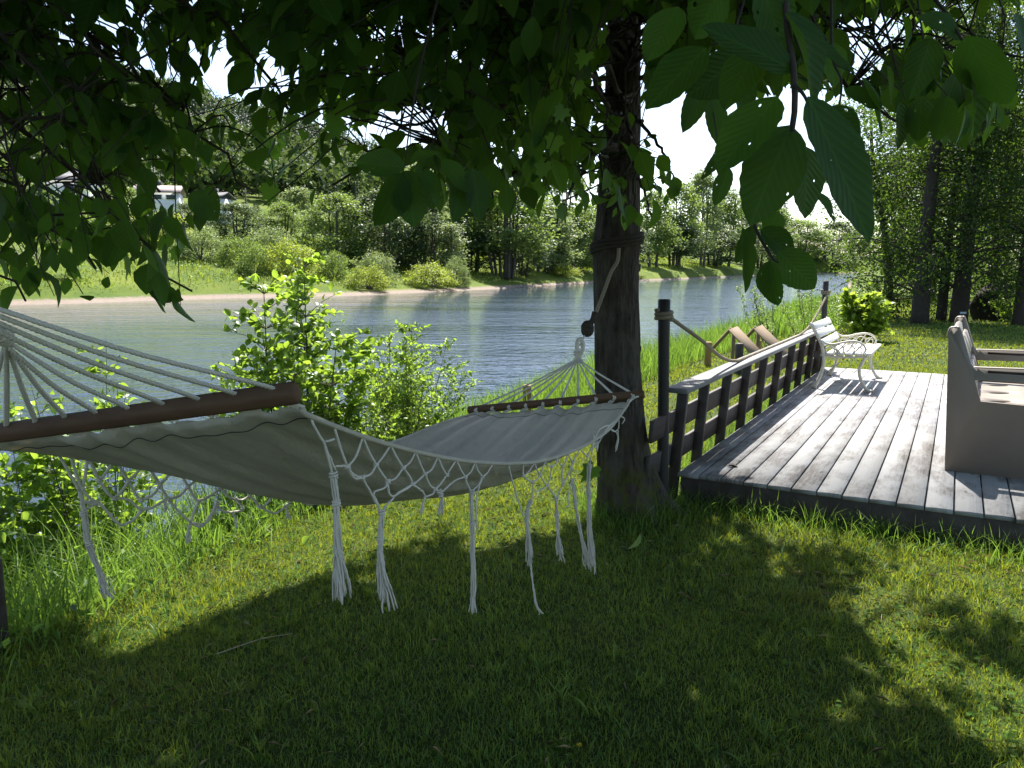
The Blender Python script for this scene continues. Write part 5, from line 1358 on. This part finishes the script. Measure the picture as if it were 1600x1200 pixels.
# ------------------------------------------------------------------ forest on the hill (one mass)
mbh, mbs_ = MB(), MB(); n = 1500
hx = R.uniform(-330, 120, n * 4); hy = R.uniform(150, 480, n * 4)
hz = zt(hx, hy); x_, y_, d_ = proj(np.stack([hx, hy, hz], 1)); hh = hill(hx, hy)
ok = (x_ > -100) & (x_ < 1400) & (hh > 5) & (y_ < 330); hx, hy, hz = hx[ok][:n], hy[ok][:n], hz[ok][:n]
con = vnoise(hx, hy, .02, 8) + R.normal(size=len(hx)) * .35 > .15
for cx, cy_, cz, c_ in zip(hx, hy, hz, con):
    if c_:
        H = R.uniform(9, 16); m = 60; f = R.random(m); a = R.random(m) * 2 * pi; r_ = (1 - f) * H * .17 + .2
        P = np.stack([cx + np.cos(a) * r_, cy_ + np.sin(a) * r_, cz + f * H], 1); leaves(mbs_, P, nrm(np.stack([np.cos(a), np.sin(a), np.full(m, -.6)], 1)), nrm(A(0, 0, 1) + R.normal(size=(m, 3)) * .4), 2.0 * (1.15 - f), .6, T_LO)
    else:
        H = R.uniform(7, 13); m = 85; v = rvec(m) * A(.36, .36, .46) * H * (R.random((m, 1)) ** .3)
        leaves(mbh, A(cx, cy_, cz + H * .55) + v, rvec(m), nrm(nrm(v) + A(0, 0, .5) + R.normal(size=(m, 3)) * .4), R.uniform(1.2, 2.2, m), .85, T_LO, np.clip(R.random() * .6 + R.random(m) * .4, 0, 1))
a = mbh.build('hillside_forest', M['hill_leaf']); a['kind'] = 'stuff'; a['label'] = 'leafy forest covering the far hillside'
a = mbs_.build('hillside_conifers', M['spruce']); a['kind'] = 'stuff'; a['label'] = 'dark conifers covering the far hillside'

# ------------------------------------------------------------------ houses and pole
def house(px, py, Y, wpx, hpx, label, roofmat, rot):
    p = at(px, py, Y); wd = wpx / FPX * Y; hg = hpx / FPX * Y; dp = wd * .7
    t = thing('house', label, 'house', (p[0], p[1], p[2]), rot, 'houses across the river')
    mb = MB(); box(mb, (-wd / 2, -dp / 2, -4), (wd / 2, dp / 2, hg * .6)); mb.build('wall', M['hwall'], t, local=True)
    mb = MB(); e = .5; rz = hg; ez = hg * .6 - .1
    for s_ in (-1, 1): prism(mb, [(-wd / 2 - e, s_ * (dp / 2 + e), ez), (-wd / 2 - e, 0, rz), (-wd / 2 - e, 0, rz + .25), (-wd / 2 - e, s_ * (dp / 2 + e), ez + .25)], A(wd + 2 * e, 0, 0), .5)
    for s_ in (-1, 1): prism(mb, [(s_ * wd / 2, -dp / 2, ez), (s_ * wd / 2, dp / 2, ez), (s_ * wd / 2, 0, rz)], A(-s_ * .2, 0, 0), .2)
    rf = mb.build('roof', M[roofmat], t, local=True)
    mb = MB(); box(mb, (-.4, .3, rz - .4), (.4, 1.0, rz + 1.0)); mb.build('chimney', M['hroof2'], rf, local=True)
    for k_ in np.linspace(-wd * .32, wd * .32, 3):
        mb = MB(); box(mb, (k_ - .85, -dp / 2 - .06, hg * .18), (k_ + .85, -dp / 2 - .01, hg * .46)); f = mb.build('window', M['hwall'], t, local=True)
        mb = MB(); box(mb, (k_ - .7, -dp / 2 - .09, hg * .2), (k_ + .7, -dp / 2 - .065, hg * .44)); mb.build('pane', M['glass'], f, local=True)
house(250, 318, 140, 60, 25, 'white house with brown roof glimpsed through the left leaves', 'hroof', .25)
house(90, 312, 128, 110, 42, 'big white house at the far left, half hidden by twigs', 'hroof2', .1)
house(335, 324, 142, 44, 20, 'small white house with a dark roof right of the brown roofed house', 'hroof2', -.3)
p = at(387, 372, 120); mb = MB(); tube(mb, [(0, 0, -1), (0, 0, 7.5)], [.14, .1], 8); box(mb, (-.9, -.05, 6.7), (.9, .05, 6.85)); o = mb.build('utility_pole', M['stem']); o.location = (p[0], p[1], p[2]); tag(o, 'thin grey utility pole before the dark trees across the river', 'pole')

# ------------------------------------------------------------------ grass
def lawn_pts(y0, y1, dens):
    wdt = .78 * y1 + 1.0; n = int(dens * (y1 - y0) * 2 * wdt)
    x = R.uniform(-wdt, wdt, n); y = R.uniform(y0, y1, n); k_ = np.abs(x) < .74 * y + .8; x, y = x[k_], y[k_]
    k_ = pip(x, y, near_poly); x, y = x[k_], y[k_]
    a, b_ = to_deck(x, y); k_ = ~((a > 0.0) & (a < DW) & (b_ > 0.0) & (b_ < DL)); x, y = x[k_], y[k_]
    k_ = np.hypot(x - TP[1][0], y - TP[1][1]) > .2; x, y = x[k_], y[k_]
    return np.stack([x, y, zt(x, y) - .004], 1)
def add_lawn(mb, y0, y1, dens, h, wd):
    P = lawn_pts(y0, y1, dens); n = len(P)
    tuft = vnoise(P[:, 0], P[:, 1], 2.6, 5) * .5 + .5; fine = vnoise(P[:, 0], P[:, 1], 9, 6) * .5 + .5
    hh = h * (.45 + .55 * R.random(n)) * (.65 + .45 * np.clip(tuft, 0, 1.3) + .35 * np.clip(fine, 0, 1.2))
    tall = R.random(n) < .03; hh = np.where(tall, hh * R.uniform(1.4, 2.2, n), hh)
    blades(mb, P, hh, wd * R.uniform(.6, 1.3, n), .95, np.clip(.25 + .45 * fine + R.normal(size=n) * .2, 0, 1)); return n
mb = MB(); c = 0
for q in ((1.9, 3.4, 9500, .052, .0042), (3.4, 5.2, 5600, .055, .0052), (5.2, 8, 2500, .056, .008), (8, 13, 700, .065, .015), (13, 22, 240, .07, .028), (22, 40, 60, .09, .055)): c += add_lawn(mb, *q)
P = lawn_pts(1.95, 6.5, 95); k_ = vnoise(P[:, 0], P[:, 1], 1.3, 44) + R.normal(size=len(P)) * .4 > .05; P = P[k_]; q = np.repeat(P, 13, 0) + R.normal(size=(len(P) * 13, 3)) * A(.016, .016, 0)
hh = np.repeat(R.uniform(.05, .115, len(P)), 13) * R.uniform(.6, 1.1, len(q)); blades(mb, q, hh, .0058 * R.uniform(.6, 1.2, len(q)), 1.0, np.clip(np.repeat(R.random(len(P)), 13) * .7 + R.random(len(q)) * .3, 0, 1), 3)
print('lawn blades', c)
o = mb.build('lawn_grass', M['lawn']); o['kind'] = 'stuff'; o['label'] = 'short mown grass of the lawn'
P = lawn_pts(1.95, 7.5, 150); n = len(P); k_ = vnoise(P[:, 0], P[:, 1], .9, 31) + R.normal(size=n) * .5 > .1; P = P[k_]; n = len(P); mb = MB(); a = R.random(n) * 6.28
leaves(mb, P + A(0, 0, .02) + np.stack([0 * a, 0 * a, R.uniform(0, .02, n)], 1), np.stack([np.cos(a), np.sin(a), R.normal(size=n) * .18], 1), nrm(A(0, 0, 1) + R.normal(size=(n, 3)) * .4), R.uniform(.02, .08, n), .06, T_LO)
o = mb.build('grass_clippings', M['straw']); o['kind'] = 'stuff'; o['label'] = 'dry straw bits scattered over the lawn'
# clover and small broad leaves in the lawn
P = lawn_pts(2.0, 6.0, 600); n = len(P); k_ = vnoise(P[:, 0], P[:, 1], 1.7, 9) + R.normal(size=n) * .3 > -.1; P = P[k_]; n = len(P)
mb = MB(); a = R.random(n) * 6.28; D = np.stack([np.cos(a), np.sin(a), R.uniform(-.1, .5, n)], 1)
leaves(mb, P + np.stack([0 * a, 0 * a, R.uniform(.012, .04, n)], 1), D, nrm(A(0, 0, 1) + R.normal(size=(n, 3)) * .3), R.uniform(.014, .03, n), .8, T_MID[:1])
o = mb.build('clover_leaves', M['clover']); o['kind'] = 'stuff'; o['label'] = 'small clover leaves between the lawn blades'
# tall grass on the bank
def bank_pts(n, d0, d1, ylo, yhi):
    x = R.uniform(-7, 14, n * 6); y = R.uniform(ylo, yhi, n * 6); d = dist_line(x, y, bank); ins = pip(x, y, near_poly); sdd = np.where(ins, d, -d)
    k_ = (sdd > d0) & (sdd < d1) & (np.abs(x) < .8 * y + 1); x, y, sdd = x[k_][:n], y[k_][:n], sdd[k_][:n]
    return np.stack([x, y, zt(x, y) - .01], 1), sdd
mb = MB()
P, s_ = bank_pts(15000, -2.2, .25, 1.6, 9.0); n = len(P); e = np.clip(1 - np.abs(s_ + .9) / 1.6, .35, 1)
blades(mb, P, (.34 + .58 * R.random(n)) * e, .0075 * R.uniform(.7, 1.5, n), 1.0, None, 4)
P, s_ = bank_pts(12000, -2.4, .9, 8.0, 20); n = len(P)
blades(mb, P, (.24 + .30 * R.random(n) + .22 * sstep(9.5, 13, P[:, 1]) * R.random(n)), .013 * R.uniform(.7, 1.4, n), .55, None, 3)
P, s_ = bank_pts(5000, -.2, .6, 2.0, 9.0); n = len(P); blades(mb, P, .10 + .16 * R.random(n) ** 2, .006, .9, None, 3)
P, s_ = bank_pts(6000, -2.0, 2.0, 18, 60); n = len(P); blades(mb, P, .4 + .5 * R.random(n), .04, .5, None, 2)
# uncut fringe against the deck, the poles and the trunk
q = R.uniform(-.2, DW, 2600); off = -np.abs(R.normal(size=2600)) * .13 - .0; PP = FLg + np.outer(q, bx) + np.outer(off, ax_); PP[:, 2] = zt(PP[:, 0], PP[:, 1])
blades(mb, PP, .07 + .15 * R.random(2600) ** 2, .005, .95, None, 3)
q = R.uniform(-.1, DL, 2200); off = -np.abs(R.normal(size=2200)) * .14 - .1; PP = FLg + np.outer(q, ax_) + np.outer(off, bx); PP[:, 2] = zt(PP[:, 0], PP[:, 1])
blades(mb, PP, .08 + .22 * R.random(2200) ** 2, .006, .9, None, 3)
a = R.random(1500) * 2 * pi; rr = .2 + np.abs(R.normal(size=1500)) * .12; PP = np.stack([TP[1][0] + rr * np.cos(a), TP[1][1] + rr * np.sin(a), a * 0], 1); PP[:, 2] = zt(PP[:, 0], PP[:, 1])
blades(mb, PP, .06 + .16 * R.random(1500) ** 2, .005, .95, None, 3)
o = mb.build('tall_bank_grass', M['tall']); o['kind'] = 'stuff'; o['label'] = 'tall uncut grass on the river bank and round the deck'
# leafy weeds among the tall grass
P, s_ = bank_pts(5200, -2.2, .35, 2.0, 12); n = len(P); P[:, 2] += R.uniform(.05, .45, n) * np.clip(1 - np.abs(s_ + .9) / 1.7, .2, 1); mb = MB()
leaves(mb, P, nrm(R.normal(size=(n, 3)) + A(0, 0, .2)), nrm(A(0, 0, 1) + R.normal(size=(n, 3)) * .5), R.uniform(.03, .075, n), .5, T_LO)
o = mb.build('bank_weeds', M['tall']); o['kind'] = 'stuff'; o['label'] = 'leafy weeds growing among the tall bank grass'
# far meadow
x = R.uniform(-75, 130, 160000); y = R.uniform(48, 300, 160000); k_ = pip(x, y, far_poly); x, y = x[k_], y[k_]; d = dist_line(x, y, shore)
k_ = (d > 3.2 + 1.4 * vnoise(x, y, 1.3, 21)) & (d < 45) & (np.abs(x) < .75 * y); x, y, d = x[k_], y[k_], d[k_]; sel = R.random(len(x)) < np.clip(90 / y, .2, 1) ; x, y, d = x[sel], y[sel], d[sel]
n = len(x); mb = MB(); clump = np.clip(vnoise(x, y, .35, 12) * .5 + .5, 0, 1.4)
blades(mb, np.stack([x, y, zt(x, y) - .02], 1), (.25 + .45 * R.random(n)) * (.5 + clump) * (.35 + .65 * sstep(3, 6, d)), .11 * y / 80, .6, None, 2); print('meadow', n)
cx_ = np.repeat(np.arange(1400), 26); sx_ = R.integers(0, n, 1400); bx0 = np.stack([x[sx_], y[sx_], zt(x[sx_], y[sx_])], 1); dd_ = d[sx_]
P = bx0[cx_] + R.normal(size=(len(cx_), 3)) * A(.7, .7, 0); P[:, 2] += np.abs(R.normal(size=len(cx_))) * .35 * (.4 + .6 * sstep(4, 14, dd_[cx_]))
mw = MB(); leaves(mw, P, nrm(R.normal(size=P.shape)), nrm(A(0, 0, 1) + R.normal(size=P.shape) * .6), R.uniform(.12, .3, len(P)), .7, T_LO, np.clip(np.repeat(R.random(1400), 26) * .7 + R.random(len(P)) * .3, 0, 1))
o = mw.build('meadow_weeds', M['far_mid']); o['kind'] = 'stuff'; o['label'] = 'leafy weed clumps in the far meadow'
o = mb.build('meadow_grass', M['meadow']); o['kind'] = 'stuff'; o['label'] = 'sunlit tall grass of the far meadow'

# ------------------------------------------------------------------ small things on the lawn
a = gp(338, 1022, .02); b_ = gp(458, 990, .02); mb = MB(); tube(mb, smooth_path([a, (a + b_) / 2 + A(.02, .02, .012), b_], 12), np.linspace(.0022, .001, 12), 6); tag(mb.build('fallen_twig', M['dry']), 'thin dry twig lying on the shaded lawn below the hammock', 'twig')
b_ = gp(903, 1178); t = thing('dandelion', 'small yellow dandelion head low in the foreground lawn', 'flower', (b_[0], b_[1], 0))
mb = MB(); tube(mb, [b_, b_ + A(.004, 0, .03)], [.0018, .0015], 6); mb.build('stalk', M['shrub'], t)
mb = MB(); n = 60; a = R.random(n) * 6.28; e = R.random(n); leaves(mb, np.repeat((b_ + A(.004, 0, .03))[None], n, 0), np.stack([np.cos(a), np.sin(a), e * 1.5], 1), np.repeat(A(0, 0, 1)[None], n, 0) + R.normal(size=(n, 3)) * .1, .011, .35, T_LO); mb.build('flower_head', M['yellow'], t)
b_ = gp(1002, 868); t = thing('dock_plant', 'pale curled dock leaf standing by the tree foot', 'plant', (b_[0], b_[1], 0)); mb = MB()
tube(mb, smooth_path([b_, b_ + A(.02, 0, .09), b_ + A(-.01, 0, .13)], 8), .003, 6); leaves(mb, (b_ + A(-.01, 0, .13))[None], A(-.45, -.1, -1)[None], A(.5, -.7, .3)[None], .12, .3, T_MID[1:2]); mb.build('leaves', M['willow'], t, smooth=True)
t0 = near3(930, 726); mb = MB(); leaves(mb, t0[None], nrm(A(-.6, -.1, -.8))[None], A(.2, -.9, .3)[None], .115, .9, T_MAPLE); tag(mb.build('fallen_leaf', M['maple']), 'green lobed leaf caught in the hammock fringe by the trunk', 'leaf')
c_ = dk(.25, .33, DZ + .004); mb = MB(); leaves(mb, c_[None], A(.9, -.2, .1)[None], A(0, 0, 1)[None], .1, .45, T_MID[1:2]); tag(mb.build('dead_leaf', M['darkwood']), 'dark dead leaf lying on the deck beside the railing', 'leaf')
for px, py, lab in ((470, 862, 'dark weed leaf standing in the sunny strip under the hammock'), (1055, 795, 'round weed leaf at the deck corner near the trunk'), (1158, 790, 'single round leaf before the dark deck front')):
    b_ = gp(px, py); t = thing('weed', lab, 'plant', (b_[0], b_[1], 0)); mb = MB(); tube(mb, [b_ - A(0, 0, .02), b_ + A(.01, 0, .05)], .0018, 5); mb.build('stalk', M['shrub'], t); mb = MB(); leaves(mb, (b_ + A(.01, 0, .045))[None], A(.4, -.2, .5)[None], A(0, -.7, .7)[None], .07, .8, T_MID[:1]); mb.build('leaf', M['shrub'], t, smooth=True)
